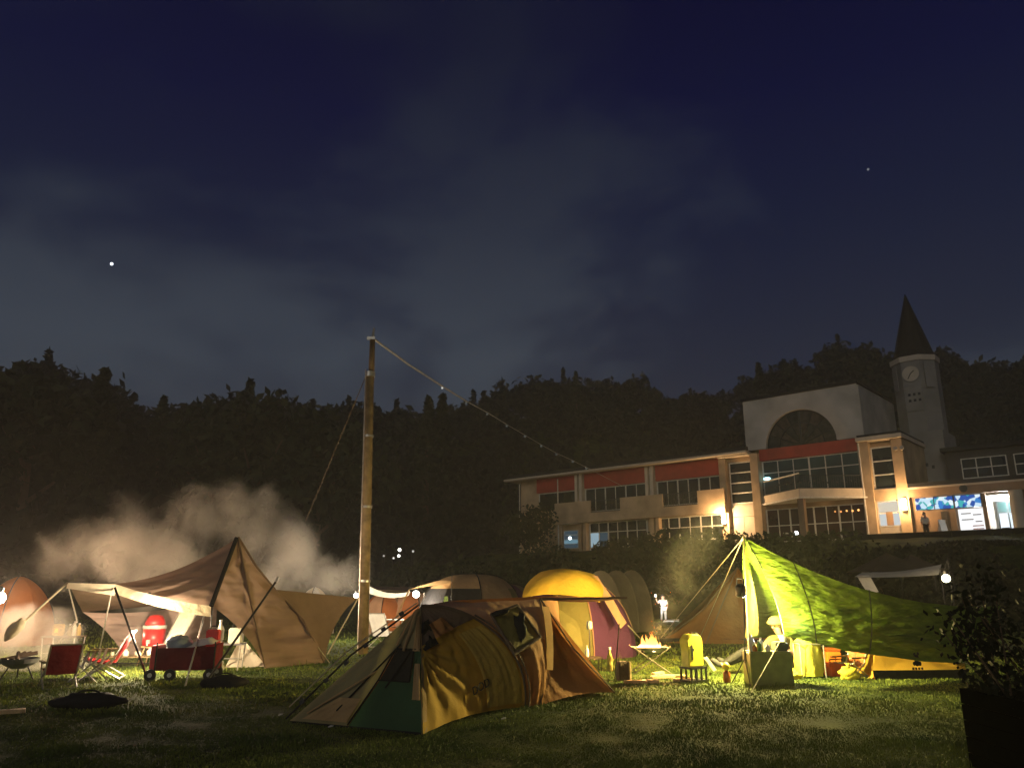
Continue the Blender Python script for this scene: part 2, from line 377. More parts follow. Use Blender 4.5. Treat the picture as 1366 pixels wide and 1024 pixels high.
# trees one can tell apart on the skyline and behind the camp
TREES = [(10,468,74,'broad','tall broad tree at the far edge of the dark tree line'),(62,476,70,'broad','tall bushy tree whose crown rises highest beyond the orange tent'),(138,506,74,'pine','pointed conifer beside the tall bushy tree beyond the smoke'),
         (218,538,84,'pine','small pointed conifer standing in the dip of the skyline'),(290,520,78,'broad','rounded tree at the lit smoke, left half of the hump'),(352,515,76,'broad','rounded tree above the brown shelter peak, right half of the hump'),
         (432,540,80,'broad','low tree between the rounded hump and the wooden pole'),(572,541,105,'pine','pointed conifer just beyond the bulb cable near the pole top'),(590,537,108,'pine','second pointed conifer, where the first bulb on the cable hangs'),(768,500,150,'pine','lone conifer tip standing proud of the ridge over the school roof'),(1012,490,140,'pine','conifer standing up beside the white gable wall')]
for i, (px, py, Y, kd, lab) in enumerate(TREES):
    top = at(px, py, Y); z0 = terr_z(top.x, top.y); tree((top.x, top.y, z0), max(6, top.z - z0), kd, 100+i, lab, 'trees standing out on the dark skyline')
def bush(px, py_top, Y, w, hgt, lab, mt, seed, grp='bushes on the bank below the school', lean=1):
    p = at(px, py_top, Y); z0 = max(terr_z(p.x, p.y) - .1, p.z - hgt); hh = p.z - z0
    t = thing('bush', lab, 'bush', (p.x, p.y, z0), grp)
    sb = MB()
    for i in range(5):
        a = i*1.256; sb.tube((p.x, p.y, z0 - .1), (p.x + cos(a)*w*.25, p.y + sin(a)*w*.25, z0 + hh*.6), .05, .02, 5)
    sb.build('stem', M['bark'], t)
    C = crown_pts(int(1700), (0, 0, hh*.5), (w*.62, w*.5, hh*.62), 14, .55, seed); C = C[C[:,2] < hh*1.02]
    v, f = leaf_quads(C, .13 + .012*w); big_mesh('foliage', v, f, 4, mt, t); return t

# ------------------------------------------------------------------ school building (local frame: x along facade, y into building)
BM = dict(beige=mat('beige_render', (.42, .305, .185), .8, var=(.8, .24, 6), bump=(18, .3, .02)), redp=mat('red_cladding', (.34, .042, .026), .6, var=(1.5, .15), bump=(12, .2, .01)), cream=mat('pale_trim', (.54, .46, .35), .7, var=(2, .1)),
          brown=mat('brown_render', (.23, .15, .09), .8, var=(1.0, .26, 6), bump=(18, .3, .02)), white=mat('white_render', (.40, .38, .345), .85, var=(.5, .22), bump=(14, .3, .02)), frame=mat('pale_window_frame', (.55, .53, .47), .5, bump=None),
          rail=mat('dark_railing', (.02, .024, .024), .5, .3), roof=mat('dark_roof', (.012, .012, .014), .8, bump=(8, .4, .03)), glass=mat('dark_glass', (.014, .020, .020), .06, var=(.7, .5), bump=None, spec=.6),
          teal=mat('teal_glass', (.03, .06, .058), .08, var=(.6, .4), bump=None, spec=.6), browng=mat('brown_glass', (.035, .016, .008), .1, var=(1, .4), bump=None, spec=.5), panel=mat('pale_panel', (.42, .37, .30), .7, var=(1.5, .1)),
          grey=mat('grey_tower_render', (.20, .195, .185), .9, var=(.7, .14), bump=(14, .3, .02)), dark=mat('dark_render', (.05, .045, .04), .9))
def localthing(name, label, cat):
    o = thing(name, label, cat, (FO.x, FO.y, 0), rz=math.atan2(FU.y, FU.x)); ORG[o] = Vector((0, 0, 0)); return o
SB = localthing('school_building', 'long two storey beige school with red bands, white arched gable and lit entrance', 'building')
def bx(name, m, u0, u1, z0, z1, w0, w1, par=None, label=None): return MB().box((u0, w0, z0), (u1, w1, z1)).build(name, m, par or SB, label=label)
def window(u0, u1, z0, z1, w, cols, rows, m, par=None, fr=.07, heavy=0, split=None, lit=None, name='window', fm=None):
    f = MB(); zs = [z0 + (z1 - z0)*i/rows for i in range(rows + 1)] if not split else [z0] + [z0 + (z1 - z0)*q for q in split] + [z1]; rows = len(zs) - 1
    us = [u0 + (u1 - u0)*i/cols for i in range(cols + 1)]
    for i, u in enumerate(us):
        k = fr*(1.7 if heavy and i % heavy == 0 else 1); f.box((u - k/2, w - .05, z0), (u + k/2, w + .05, z1))
    for z in zs: f.box((u0 - fr/2, w - .044, z - fr/2), (u1 + fr/2, w + .044, z + fr/2))
    fo = f.build(name, fm or BM['frame'], par or SB)
    for j in range(rows):
        for i in range(cols):
            mm = (lit or {}).get((i, j), m)
            MB().box((us[i] + fr*.5, w - .012, zs[j] + fr*.5), (us[i+1] - fr*.5, w + .012, zs[j+1] - fr*.5)).build('pane', mm, fo)
    return fo
# left wing
wl = MB(); wl.box((0, .55, 3.5), (22.9, 11, 12.15)); wl.box((4.9, -.6, 7.55), (22.9, .54, 8.38)); wl.box((0, .25, 7.6), (4.9, .54, 9.0)); wl.box((0, .25, 3.5), (5.4, .54, 7.6))
wl.box((22.35, -.1, 3.5), (22.95, .6, 12.15)); wl.box((22.95, .6, 3.5), (25.2, 11, 12.15)); wl.box((22.95, .2, 11.68), (25.2, .6, 12.13)); wl.box((25.2, -.3, 3.5), (25.85, .6, 12.1))
wl.box((25.85, .55, 3.5), (33.5, 11, 12.4)); wl.box((33.5, -.1, 3.5), (34.25, .6, 12.0)); wl.box((35.82, -.1, 3.5), (36.55, .6, 12.0)); wl.box((34.25, .6, 7.75), (35.82, 9, 12.0)); wl.box((34.25, 2.8, 3.5), (35.82, 9, 7.75)); wl.box((34.25, .12, 7.7), (35.82, .58, 8.5)); wl.box((33.5, .6, 3.5), (34.25, 9, 12)); wl.box((35.82, .6, 3.5), (36.55, 9, 12))
wl.build('wall', BM['beige'], SB)
bx('roof_edge', BM['cream'], -1.2, 25.1, 12.17, 12.36, -.75, 11.5); bx('roof', BM['roof'], -.9, 25.0, 12.362, 12.75, -.4, 11.3)
bx('fascia_board', BM['cream'], 22.5, 25.15, 12.0, 12.165, -.55, .1)
for u0, u1 in ((2.4, 7.3), (8.3, 15.1), (16.1, 22.25)): bx('red_panel', BM['redp'], u0, u1, 10.78, 12.16, .2, .54)
for u in (7.35, 7.88, 15.18, 15.72):
    bx('pilaster', BM['cream'], u, u + .3, 8.9, 12.16, -.08, .56); bx('pilaster', BM['beige'], u + .35, u + .68, 3.6, 7.54, -.08, .56)
for u0, u1, n in ((2.6, 7.25, 2), (8.3, 15.1, 6), (16.15, 22.25, 6)):
    window(u0, u1, 8.6, 10.7, .42, n, 1, BM['glass'], heavy=2)
for u0, u1 in ((5.3, 9.55), (12.8, 17.2), (20.5, 22.95)): bx('parapet', BM['beige'], u0, u1, 8.385, 9.5, -.6, -.46)
def railing(p0, p1, z0, z1, seed=0):
    p0 = Vector(p0); p1 = Vector(p1); d = p1 - p0; n = max(4, int(d.length/.16)); f = MB(); up = Vector((0, 0, 1))
    for zz in (z0 + .04, z1): f.tube(p0 + up*zz, p1 + up*zz, .03, n=6)
    for i in range(n + 1):
        q = p0 + d*i/n; f.tube(q + up*z0, q + up*z1, .018, n=5)
        if i % 2 == 0 and i < n: f.ball(q + d/n*.5 + up*(z0 + (z1 - z0)*(.45 + .12*((i//2) % 2))), .07, 6, 4)
    return f.build('railing', BM['rail'], SB)
railing((9.55, -.53, 0), (12.8, -.53, 0), 8.38, 9.45); railing((17.2, -.53, 0), (20.5, -.53, 0), 8.38, 9.45)
LB = emission('blue_lit_pane', (.32, .62, .80), .30); LB2 = emission('pale_blue_lit_pane', (.5, .72, .85), .42); LBd = emission('dim_blue_lit_pane', (.16, .30, .42), .14)
window(5.6, 7.3, 5.3, 6.95, .42, 1, 4, LBd, fr=.05, lit={(0, 1): LB, (0, 0): LBd})
MB().ball((6.4, .28, 6.25), .13, 10, 6).build('room_lamp', emission('white_lamp', (.8, .92, 1), 9), SB)
window(8.7, 14.9, 4.4, 7.5, .42, 6, 2, BM['glass'], heavy=2, split=[.28, .72], lit={(0, 1): LB2, (1, 1): LBd, (1, 0): LBd})
window(16.1, 22.2, 4.4, 7.5, .42, 6, 2, BM['glass'], heavy=2, split=[.38, .72])
window(23.1, 25.05, 8.3, 11.6, .4, 1, 4, BM['glass'], fr=.1)
for k in range(2): bx('stair_panel', BM['panel'], 23.05 + k*1.0, 24.02 + k*1.0, 4.0, 7.2, .35, .58)
bx('stair_panel', BM['panel'], 23.05, 25.05, 7.24, 8.22, .35, .58)
WLAMP = emission('warm_wall_lamp', (1, .66, .30), 22)
def wall_lamp(u, z, p):
    o = MB().lathe((u, -.3, z - .42), [(.05, 0), (.16, .03), (.16, .8), (.05, .84)], 12).build('wall_lamp', WLAMP, SB)
    MB().box((u - .12, -.2, z - .5), (u + .12, -.09, z + .5)).build('bracket', BM['rail'], o)
    d = bpy.data.lights.new('lamp_light', 'POINT'); d.energy = p; d.color = (1, .60, .28); d.shadow_soft_size = .15
    l = bpy.data.objects.new('lamp_light', d); COL.objects.link(l); l.parent = o; l.location = (u, -.95, z + .1)
wall_lamp(22.6, 7.1, 1050); wall_lamp(36.25, 7.3, 520)
# centre block with gable
gw = MB(); GU0, GU1, GZ0, GZ1, cu, cz, rr = 24.85, 33.95, 12.42, 16.5, 29.3, 12.42, 2.78
n = 24; arc = [(cu - rr*cos(pi*i/n), cz + rr*sin(pi*i/n)) for i in range(n + 1)]
for ww in (0.0, .38):
    for i in range(n):
        (a0, b0), (a1, b1) = arc[i], arc[i+1]; gw.add([(a0, ww, b0), (a1, ww, b1), (a1, ww, GZ1), (a0, ww, GZ1)], [(0, 1, 2, 3)])
    gw.add([(GU0, ww, GZ0), (cu - rr, ww, GZ0), (cu - rr, ww, GZ1), (GU0, ww, GZ1)], [(0, 1, 2, 3)]); gw.add([(cu + rr, ww, GZ0), (GU1, ww, GZ0), (GU1, ww, GZ1), (cu + rr, ww, GZ1)], [(0, 1, 2, 3)])
for i in range(n): gw.add([(arc[i][0], 0, arc[i][1]), (arc[i+1][0], 0, arc[i+1][1]), (arc[i+1][0], .38, arc[i+1][1]), (arc[i][0], .38, arc[i][1])], [(0, 1, 2, 3)])
gw.box((GU0, .385, GZ0), (GU0 + .3, 9, GZ1)); gw.box((GU1 - .3, .385, GZ0), (GU1, 9, GZ1)); gw.box((GU0 + .3, 8.7, GZ0), (GU1 - .3, 9, GZ1)); gw.build('gable_wall', BM['white'], SB)
bx('gable_roof', BM['roof'], GU0 - .12, GU1 + .12, GZ1 + .003, GZ1 + .22, -.15, 9.2)
aw = MB()
for r_ in (2.72, 1.75): 
    for i in range(n): aw.tube((cu - r_*cos(pi*i/n), .3, cz + r_*sin(pi*i/n)), (cu - r_*cos(pi*(i+1)/n), .3, cz + r_*sin(pi*(i+1)/n)), .05, n=5)
for i in range(1, 8): aw.tube((cu, .3, cz), (cu - 2.7*cos(pi*i/8), .3, cz + 2.7*sin(pi*i/8)), .045 if i != 4 else .075, n=5)
aw = aw.build('arched_window', BM['rail'], SB)
SG = []
for k, c in enumerate(((.055, .052, .042), (.038, .042, .036), (.07, .06, .045))): SG.append(mat('arched_glass_%s' % 'abc'[k], c, .15, var=(2.5, .5), bump=(3, .4, .03)))
for ring, (ra, rb) in enumerate(((.0, 1.7), (1.78, 2.7))):
    for i in range(8):
        a0, a1 = pi*i/8, pi*(i+1)/8; pts = [(cu - rb*cos(a0 + (a1-a0)*j/4), .34, cz + rb*sin(a0 + (a1-a0)*j/4)) for j in range(5)]
        pts += [(cu - ra*cos(a1 + (a0-a1)*j/4), .34, cz + ra*sin(a1 + (a0-a1)*j/4)) for j in range(5)] if ra else [(cu, .34, cz)]
        MB().poly_extrude(pts, (0, .02, 0)).build('pane', SG[(i*2 + ring) % 3], aw)
bx('red_panel', BM['redp'], 25.86, 33.5, 11.5, 12.39, .1, .54)
window(25.95, 33.4, 8.7, 11.42, .42, 6, 2, BM['teal'], heavy=3, split=[.66], lit={(0, 0): BM['teal']})
MB().ball((26.3, .2, 10.05), .16, 10, 6, sq=(1.9, 1, .8)).build('room_lamp', emission('teal_lamp', (.45, .9, 1), 3.0), SB)
cor = Vector((30.1, -3.15, 0)); pl = Vector((25.9, -.05, 0)); pr = Vector((33.75, -.05, 0))
MB().poly_extrude([pl + Vector((0,0,8.05)), cor + Vector((0,0,8.05)), pr + Vector((0,0,8.05))], (0, 0, .6)).build('balcony', BM['cream'], SB)
MB().poly_extrude([pl + Vector((-.1,-.1,7.93)), cor + Vector((0,-.16,7.93)), pr + Vector((.1,-.1,7.93))], (0, 0, .115)).build('balcony_trim', BM['frame'], SB)
railing(pl + Vector((.1,0,0)), cor + Vector((0,.15,0)), 8.66, 9.72); railing(cor + Vector((0,.15,0)), pr + Vector((-.1,0,0)), 8.66, 9.6)
MB().tube(pl + Vector((.1,0,9.78)), cor + Vector((0,.15,9.78)), .05).build('handrail', BM['frame'], SB)
MB().box((29.85, -3.1, 3.5), (30.3, -2.66, 7.925)).build('column', BM['brown'], SB)
window(25.95, 33.4, 4.3, 7.6, .42, 8, 2, BM['browng'], heavy=2, split=[.25, .62])
for i in range(5): MB().ball((31.3 + i*.42, .25, 7.15 - .03*(i % 2)), .07, 8, 5).build('room_lamp', emission('string_bulb_warm', (1, .42, .12), .8 + .5*i), SB)
# right bay
bx('roof_edge', BM['cream'], 33.55, 36.7, 12.02, 12.3, -.5, 9); bx('roof', BM['roof'], 33.6, 36.6, 12.305, 12.5, -.3, 9)
window(34.3, 35.78, 8.55, 11.55, .4, 1, 3, BM['glass'], fr=.09)
window(34.3, 35.78, 5.9, 7.66, .4, 1, 2, emission('lit_room_pane', (1, .90, .72), .62), fr=.08, split=[.52], lit={(0, 0): emission('lit_room_pane_blue', (.85, .92, .92), .6)})
bx('desk', BM['brown'], 34.8, 35.25, 5.95, 6.9, .34, .385); bx('stair_panel', BM['panel'], 34.28, 35.8, 3.6, 5.82, .35, .58)
for k in (0, 1):
    f = MB().lathe((36.25 + k*.42, -.42, 11.1), [(.05, 0), (.13, .12), (.15, .3)], 10, Matrix.Rotation(R(70), 3, 'X')).build('floodlight', BM['panel'], SB)
for u in (.2, 5.15, 15.62, 25.5, 33.62): MB().tube((u, -.16 if u > 20 else .12, 4.4), (u, -.16 if u > 20 else .12, 11.95), .055, n=8).build('downpipe', BM['frame'], SB)
MB().tube((-1.0, -.82, 12.2), (24.9, -.82, 12.2), .07, n=6).build('gutter', BM['panel'], SB)
# low entrance block
rb = MB(); rb.box((36.55, -.12, 7.75), (43.6, 8, 8.42)); rb.box((36.55, .3, 3.5), (39.25, 5, 7.75)); rb.box((39.25, .6, 3.5), (40.2, 5, 7.75)); rb.box((40.2, .58, 3.5), (41.0, .62, 6.86)); rb.box((43.05, .3, 3.5), (48, 8, 7.75)); rb.box((40.9, .25, 3.5), (41.12, .58, 7.75))
rb.build('entrance_wall', BM['brown'], SB); bx('entrance_roof', BM['roof'], 36.6, 48, 8.425, 8.7, -.2, 8.2); bx('fascia_board', BM['cream'], 36.56, 43.6, 8.3, 8.422, -.22, -.125)
ent = MB(); ent.box((40.2, 2.5, 3.5), (43.05, 2.9, 7.75)); ent.box((40.2, .62, 3.5), (40.3, 2.5, 7.75)); ent.box((40.3, .62, 4.4), (43.05, 2.5, 4.7)); ent.box((40.3, .62, 7.6), (43.05, 2.5, 7.74)); ent.box((42.95, .62, 4.7), (43.04, 2.5, 7.6))
ent.build('entrance_hall', BM['white'], SB)
d = bpy.data.lights.new('ceiling_light', 'POINT'); d.energy = 900; d.color = (.95, .98, 1); d.shadow_soft_size = .15; l = bpy.data.objects.new('ceiling_light', d); COL.objects.link(l); l.parent = SB; l.location = (42.2, 1.4, 7.25)
MB().ball((42.2, 1.2, 7.5), .10, 10, 6).build('ceiling_lamp', emission('hall_lamp', (1, .97, .85), 14), SB)
window(41.35, 42.55, 5.4, 7.3, 2.35, 2, 2, BM['teal'], fm=BM['rail'], fr=.09, split=[.62], lit={(0, 0): emission('glowing_white_notice', (.85, .94, 1), 1.1), (1, 0): emission('glowing_bluish_notice', (.75, .9, 1), 1.1)})  # lower panes glow by themselves to brighten the entrance hall
bx('counter', BM['frame'], 41.3, 42.6, 4.705, 5.2, 1.7, 2.2); bx('monitor', M['black'], 41.5, 41.95, 5.21, 5.55, 1.9, 1.98)
m, t, b, o_ = newmat('stained_glass'); tcn = t.nodes.new('ShaderNodeTexCoord'); vo = t.nodes.new('ShaderNodeTexVoronoi'); vo.inputs['Scale'].default_value = 3.6; vo.inputs['Randomness'].default_value = 1
t.links.new(tcn.outputs['Object'], vo.inputs['Vector']); sp_ = t.nodes.new('ShaderNodeSeparateColor'); t.links.new(vo.outputs['Color'], sp_.inputs[0])
rp = t.nodes.new('ShaderNodeValToRGB'); rp.color_ramp.interpolation = 'CONSTANT'; t.links.new(sp_.outputs[0], rp.inputs[0])
for p, c in ((0, (.02, .08, .34)), (.25, (.55, .72, .85)), (.45, (.03, .20, .55)), (.6, (.70, .82, .88)), (.78, (.05, .40, .42)), (1, (.10, .34, .70))):
    e = rp.color_ramp.elements[0] if p == 0 else (rp.color_ramp.elements[-1] if p == 1 else rp.color_ramp.elements.new(p)); e.position = p; e.color = (*c, 1)
em = t.nodes.new('ShaderNodeEmission'); em.inputs[1].default_value = 1.0; t.links.new(rp.outputs[0], em.inputs[0]); t.links.new(em.outputs[0], o_.inputs[0])
for (u0, u1) in ((36.85, 38.0), (38.05, 39.2), (39.3, 40.85)):
    MB().box((u0, .2, 6.88), (u1, .24, 7.68)).build('stained_glass', m, SB); bx('mullion', BM['rail'], u1 + .003, u1 + .047, 6.85, 7.72, .16, .29)
pst = MB().box((39.35, .5, 4.72), (40.82, .56, 6.8)).build('poster', emission('lit_poster', (.93, .95, .97), 1.05), SB)
ink = mat('poster_ink', (.22, .2, .2), .8, bump=None); inkr = mat('poster_ink_red', (.6, .25, .22), .8, bump=None)
for z_, c_, u0, u1 in ((6.45, ink, 39.5, 40.1), (6.35, ink, 40.2, 40.7), (6.05, ink, 39.5, 40.2), (5.9, ink, 40.3, 40.7), (5.62, inkr, 40.1, 40.75), (5.42, inkr, 40.1, 40.75), (5.22, inkr, 40.1, 40.75), (5.02, ink, 40.1, 40.75), (5.3, ink, 39.45, 39.95)):
    MB().box((u0, .492, z_), (u1, .499, z_ + .07)).build('printed_line', c_, pst)
bx('door_frame', BM['frame'], 40.86, 40.9, 4.7, 7.74, .3, .6)
MB().lathe((42.9, -.05, 3.5), [(.42, 0), (.40, 3), (.40, 4.25)], 18).build('round_column', BM['panel'], SB)
MB().lathe((40.0, -.125, 8.1), [(.01, 0), (.25, 0), (.25, .06), (.2, .08)], 16, Matrix.Rotation(R(90), 3, 'X')).build('emblem', BM['rail'], SB)
bx('side_door', BM['dark'], 38.35, 38.75, 4.5, 6.7, .25, .295)
ur = MB(); ur.box((38.2, 4.5, 8.6), (52, 11, 11.3)); ur.build('upper_wall', BM['dark'], SB); bx('upper_roof', BM['roof'], 38, 52.2, 11.303, 11.6, 4.0, 11.2)  # upper wing takes the dark render because no light reaches it
for k in range(3): window(39.2 + k*3.3, 42.0 + k*3.3, 9.3, 10.7, 4.42, 3, 2, BM['glass'])
# clock tower
CT = localthing('clock_tower', 'white octagonal clock tower with dark pointed spire behind the school', 'tower')
tw = MB(); tcu, tcw = 36.2, 8.0; oc = [(1.72*cos(pi/8 + i*pi/4), 1.72*sin(pi/8 + i*pi/4)) for i in range(8)]
tw.poly_extrude([(tcu + a, tcw + b_, 4) for a, b_ in oc], (0, 0, 15.2)); tw.build('tower_shaft', BM['grey'], CT)
MB().poly_extrude([(tcu + a*1.07, tcw + b_*1.07, 19.2) for a, b_ in oc], (0, 0, .42)).build('cornice', BM['panel'], CT)
MB().lathe((tcu, tcw, 19.62), [(1.72, 0), (1.45, .5), (1.0, 2.2), (.45, 4.2), (.03, 5.75)], 16).build('spire', BM['roof'], CT)
MB().box((34.35, 5.7, 4), (38.0, 9.6, 13.3)).build('tower_base', BM['grey'], CT)
MB().box((tcu - .5, tcw - 1.68, 15.1), (tcu + .62, tcw - 1.6, 17.0)).build('front_panel', BM['grey'], CT)
Rm = Matrix.Rotation(R(90), 3, 'X'); ck = MB().lathe((tcu, tcw - 1.60, 18.15), [(.62, 0), (.62, .06), (.56, .07)], 24, Rm).build('clock_face', BM['panel'], CT)
MB().lathe((tcu, tcw - 1.60, 18.15), [(.68, 0), (.68, .09), (.62, .09), (.62, 0)], 24, Rm).build('bezel', BM['grey'], ck)
for a, ln in ((R(52), .34), (R(-150), .48)): MB().bbox((tcu + sin(a)*ln/2, tcw - 1.69, 18.15 + cos(a)*ln/2), (.06, .03, ln), ry=a).build('hand', BM['rail'], ck)
for sx in (-1, 1): MB().box((tcu + sx*1.22 - .3, tcw - 1.46, 16.9), (tcu + sx*1.22 + .3, tcw - 1.40, 19.0), Matrix.Translation((tcu + sx*1.22, tcw - 1.43, 0)) @ Matrix.Rotation(sx*R(45), 4, 'Z') @ Matrix.Translation((-tcu - sx*1.22, -tcw + 1.43, 0))).build('louvre_panel', BM['grey'], CT)
for i in range(3):
    for j in range(2): MB().box((tcu - .38 + i*.36, tcw - 1.72, 15.85 + j*.48), (tcu - .2 + i*.36, tcw - 1.66, 16.05 + j*.48)).build('opening', BM['rail'], CT)
for i in range(3): MB().box((36.1 + i*.42, 5.66, 10.4 + .2*(i % 2)), (36.3 + i*.42, 5.72, 10.65 + .2*(i % 2))).build('opening', BM['rail'], CT)
# planting below the school; the near black shrubs are added to darken the bank
for i, (px, py, Y, w, hg, lab, mt) in enumerate([(705, 668, 68, 5, 9, 'tall dark bush hiding the far end of the red banded wing', 'leaf'), (735, 728, 60, 4, 3, 'low dark shrub under the blue lit window', 'leaf'), (835, 716, 57, 5, 4, 'clipped rounded bush standing below the beige balconies, farthest of the hedge', 'leaf'), (885, 708, 54, 6, 5, 'broad clipped bush behind the yellow green smoke', 'leaf'), (945, 705, 51, 5, 5, 'clipped bush just under the bright wall lamp', 'leaf_lit'),
        (1010, 712, 48, 4, 4, 'dark bush behind the top of the green tarp', 'leaf'), (1065, 712, 45, 4, 3, 'shaggy bush under the angled balcony column', 'leaf_lit'), (1115, 708, 43, 4, 4, 'shaggy lit bush beside the pale stair panel, nearest the entrance', 'leaf_lit'), (640, 742, 52, 7, 4, 'wide low shrub in the dark beyond the yellow dome', 'leaf'), (560, 752, 56, 7, 3, 'low dark shrub under the distant white lights', 'leaf'), (790, 745, 46, 6, 4, 'dark shrub above the grey tunnel tent', 'leaf'), (900, 748, 49, 6, 4, 'dark shrub beyond the person in white', 'leaf'),
        (1165, 726, 40, 5, 4, 'added near black shrub darkening the bank behind the brown canopies', 'leafd'), (1215, 728, 42, 5, 4, 'added near black shrub darkening the bank under the person at the entrance', 'leafd'), (1265, 726, 43, 5, 4, 'added near black shrub darkening the bank under the lit poster', 'leafd'), (1315, 724, 44, 5, 4, 'added near black shrub darkening the bank under the entrance hall', 'leafd'), (1362, 724, 44, 5, 4, 'added near black shrub darkening the bank at the picture edge', 'leafd'),
        (1190, 752, 38, 5, 3, 'added low black shrub darkening the bank behind the white tarp', 'leafd'), (1290, 752, 37, 6, 4, 'added low black shrub darkening the bank beyond the round glowing lantern', 'leafd'), (1350, 756, 36, 6, 4, 'added low black shrub darkening the bank above the planter', 'leafd'), (1300, 785, 32, 5, 3, 'added lowest black shrub darkening the bank beyond the green tarp tail', 'leafd'), (1370, 790, 31, 5, 3, 'added lowest black shrub darkening the bank behind the leafy planter shrub', 'leafd'), (1225, 790, 34, 5, 3, 'added black shrub darkening the bank beneath the white tarp', 'leafd')]):
    bush(px, py, Y, w, hg, lab, M[mt], 300 + i)

# ------------------------------------------------------------------ people (one skinned body, clothes as children)
def skinned(name, joints, bones, m, parent, sub=2):
    ks = list(joints); o0 = ORG[parent]
    me = bpy.data.meshes.new(name); me.from_pydata([tuple(Vector(joints[k][0]) - o0) for k in ks], [(ks.index(a), ks.index(b)) for a, b in bones], []); me.update(); me.materials.append(m)
    ob = bpy.data.objects.new(name, me); COL.objects.link(ob); ob.parent = parent
    md = ob.modifiers.new('skin', 'SKIN'); md.use_smooth_shade = True
    for i, k in enumerate(ks):
        r = joints[k][1]; me.skin_vertices[0].data[i].radius = (r, r) if not isinstance(r, tuple) else r
        me.skin_vertices[0].data[i].use_root = (i == 0)
    sb = ob.modifiers.new('sub', 'SUBSURF'); sb.levels = sub; sb.render_levels = sub
    return ob
def hand(J, Bn, pre, wrist, fwd, side, s=1.0):
    """palm and five short finger chains"""
    w = Vector(wrist); f = Vector(fwd).normalized(); sd = Vector(side).normalized(); dn = f.cross(sd)
    J[pre+'palm'] = (w + f*.05*s, .030*s); Bn.append((pre+'wrist', pre+'palm'))
    for i, ln in enumerate((.062, .075, .07, .055)):
        b = w + f*.085*s + sd*(.027 - .018*i)*s; J[pre+'k%d' % i] = (b, .0095*s); J[pre+'t%d' % i] = (b + f*ln*.8*s + dn*ln*.45*s, .0075*s)
        Bn += [(pre+'palm', pre+'k%d' % i), (pre+'k%d' % i, pre+'t%d' % i)]
    J[pre+'th'] = (w + f*.035*s + sd*.045*s, .011*s); J[pre+'tt'] = (w + f*.075*s + sd*.062*s + dn*.02*s, .009*s); Bn += [(pre+'palm', pre+'th'), (pre+'th', pre+'tt')]
def head(parent, c, fdir, r, hairm):
    """ears, nose, eyes and mouth as small children on the skinned head"""
    c = Vector(c); f = Vector(fdir).normalized(); s = f.cross(Vector((0, 0, 1))).normalized(); u = s.cross(f)
    b = MB(); b.ball(c + f*r*1.0 - u*r*.15, r*.16, 8, 6); b.build('nose', M['skin'], parent, True)
    for k in (-1, 1):
        MB().ball(c + s*k*r*.92, r*.22, 8, 6).build('ear', M['skin'], parent, True); MB().ball(c + f*r*.86 + s*k*r*.36 + u*r*.08, r*.10, 6, 5).build('eye', M['black'], parent, True)
    MB().ball(c + f*r*.84 - u*r*.5, r*.16, 8, 5, sq=(1.3, 1.3, .35)).build('mouth', M['maroon'], parent, True)
    return f, s, u

# ------------------------------------------------------------------ brown shelter, left camp
P_ = at(318,716,17); F_ = at(283,808,16.3); A1 = at(155,779,15); A0 = at(90,777,16); B1 = gnd(354,891); B2 = gnd(433,884); R_ = at(367,786,18); W_ = at(478,797,20)
sh = thing('canopy_tent', 'large brown canvas shelter with a sharp peak and its front propped up as an awning', 'tent', (P_.x, P_.y, 0))
MB().patch(F_, B1, P_, P_, 20, 22, e=((.10,.0,.06), None, None, None), sag=(.0,.14,-.05), wr=.07, fu=1.6, fv=9, seed=1).build('front_panel', M['tan'], sh, True)
MB().patch(B1, B2, R_, P_, 26, 26, e=((0,.0,-.02), (.10,.02,.12), (.0,.0,-.12), None), sag=(0,.20,0), wr=.085, fu=1.3, fv=10, seed=2).build('front_panel', M['tan'], sh, True)
MB().patch(B2, W_, R_, R_, 22, 20, e=((-.15,.0,.12), None, None, None), sag=(.0,.15,-.06), wr=.05, fu=2, fv=3, seed=3).build('side_panel', M['tandark'], sh, True, label='end panel with its shade put into a darker brown')  # darker cloth colour stands in for the shade on this end
MB().patch(F_, A1, A0, P_, 30, 24, e=((0,0,-.05), None, (0,0,-.36), None), sag=(0,0,-.16), wr=.06, fu=3, fv=7, seed=4).build('roof_panel', M['tan'], sh, True)
K0 = at(110,816,18.2); K1 = at(290,800,19)
MB().patch(at(165,872,18.6), gnd(286,880), K1, K0, 30, 26, e=(None, None, (0,0,-.12), (.05,0,.05)), sag=(0,.1,-.1), wr=.10, fu=1.6, fv=9, seed=5).build('back_wall', M['backwall'], sh, True)
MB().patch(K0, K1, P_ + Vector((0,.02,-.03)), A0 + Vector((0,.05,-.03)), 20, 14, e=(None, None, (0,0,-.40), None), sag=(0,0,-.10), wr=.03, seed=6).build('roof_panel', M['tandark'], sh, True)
hd = Vector((0, -.01, -.19))
MB().patch(A1 + hd*.9, F_ + hd*1.1, F_, A1, 24, 4, e=((0,0,-.05), None, (0,0,-.05), None), wr=.02, fu=10, fv=1, seed=8).patch(A0 + hd*.55, A1 + hd*1.1, A1, A0, 12, 4, wr=.02, fu=6, fv=1, seed=9).build('hem', M['cream'], sh, True)
MB().tube(P_ + Vector((-.02,-.05,-.02)), F_ + Vector((0,-.05,0)), .045).build('zip_flap', M['blackcloth'], sh)
MB().path([P_ + Vector((.01,-.03,0)), P_.lerp(B1,.5) + Vector((.02,-.12,0)), B1 + Vector((0,-.02,.01))], .018).build('seam', M['tandark'], sh)
MB().path([P_, P_.lerp(R_, .5) + Vector((0, -.03, -.06)), R_, R_.lerp(B2, .5) + Vector((.1, -.05, .12)), B2], .022).build('seam', M['tandark'], sh)
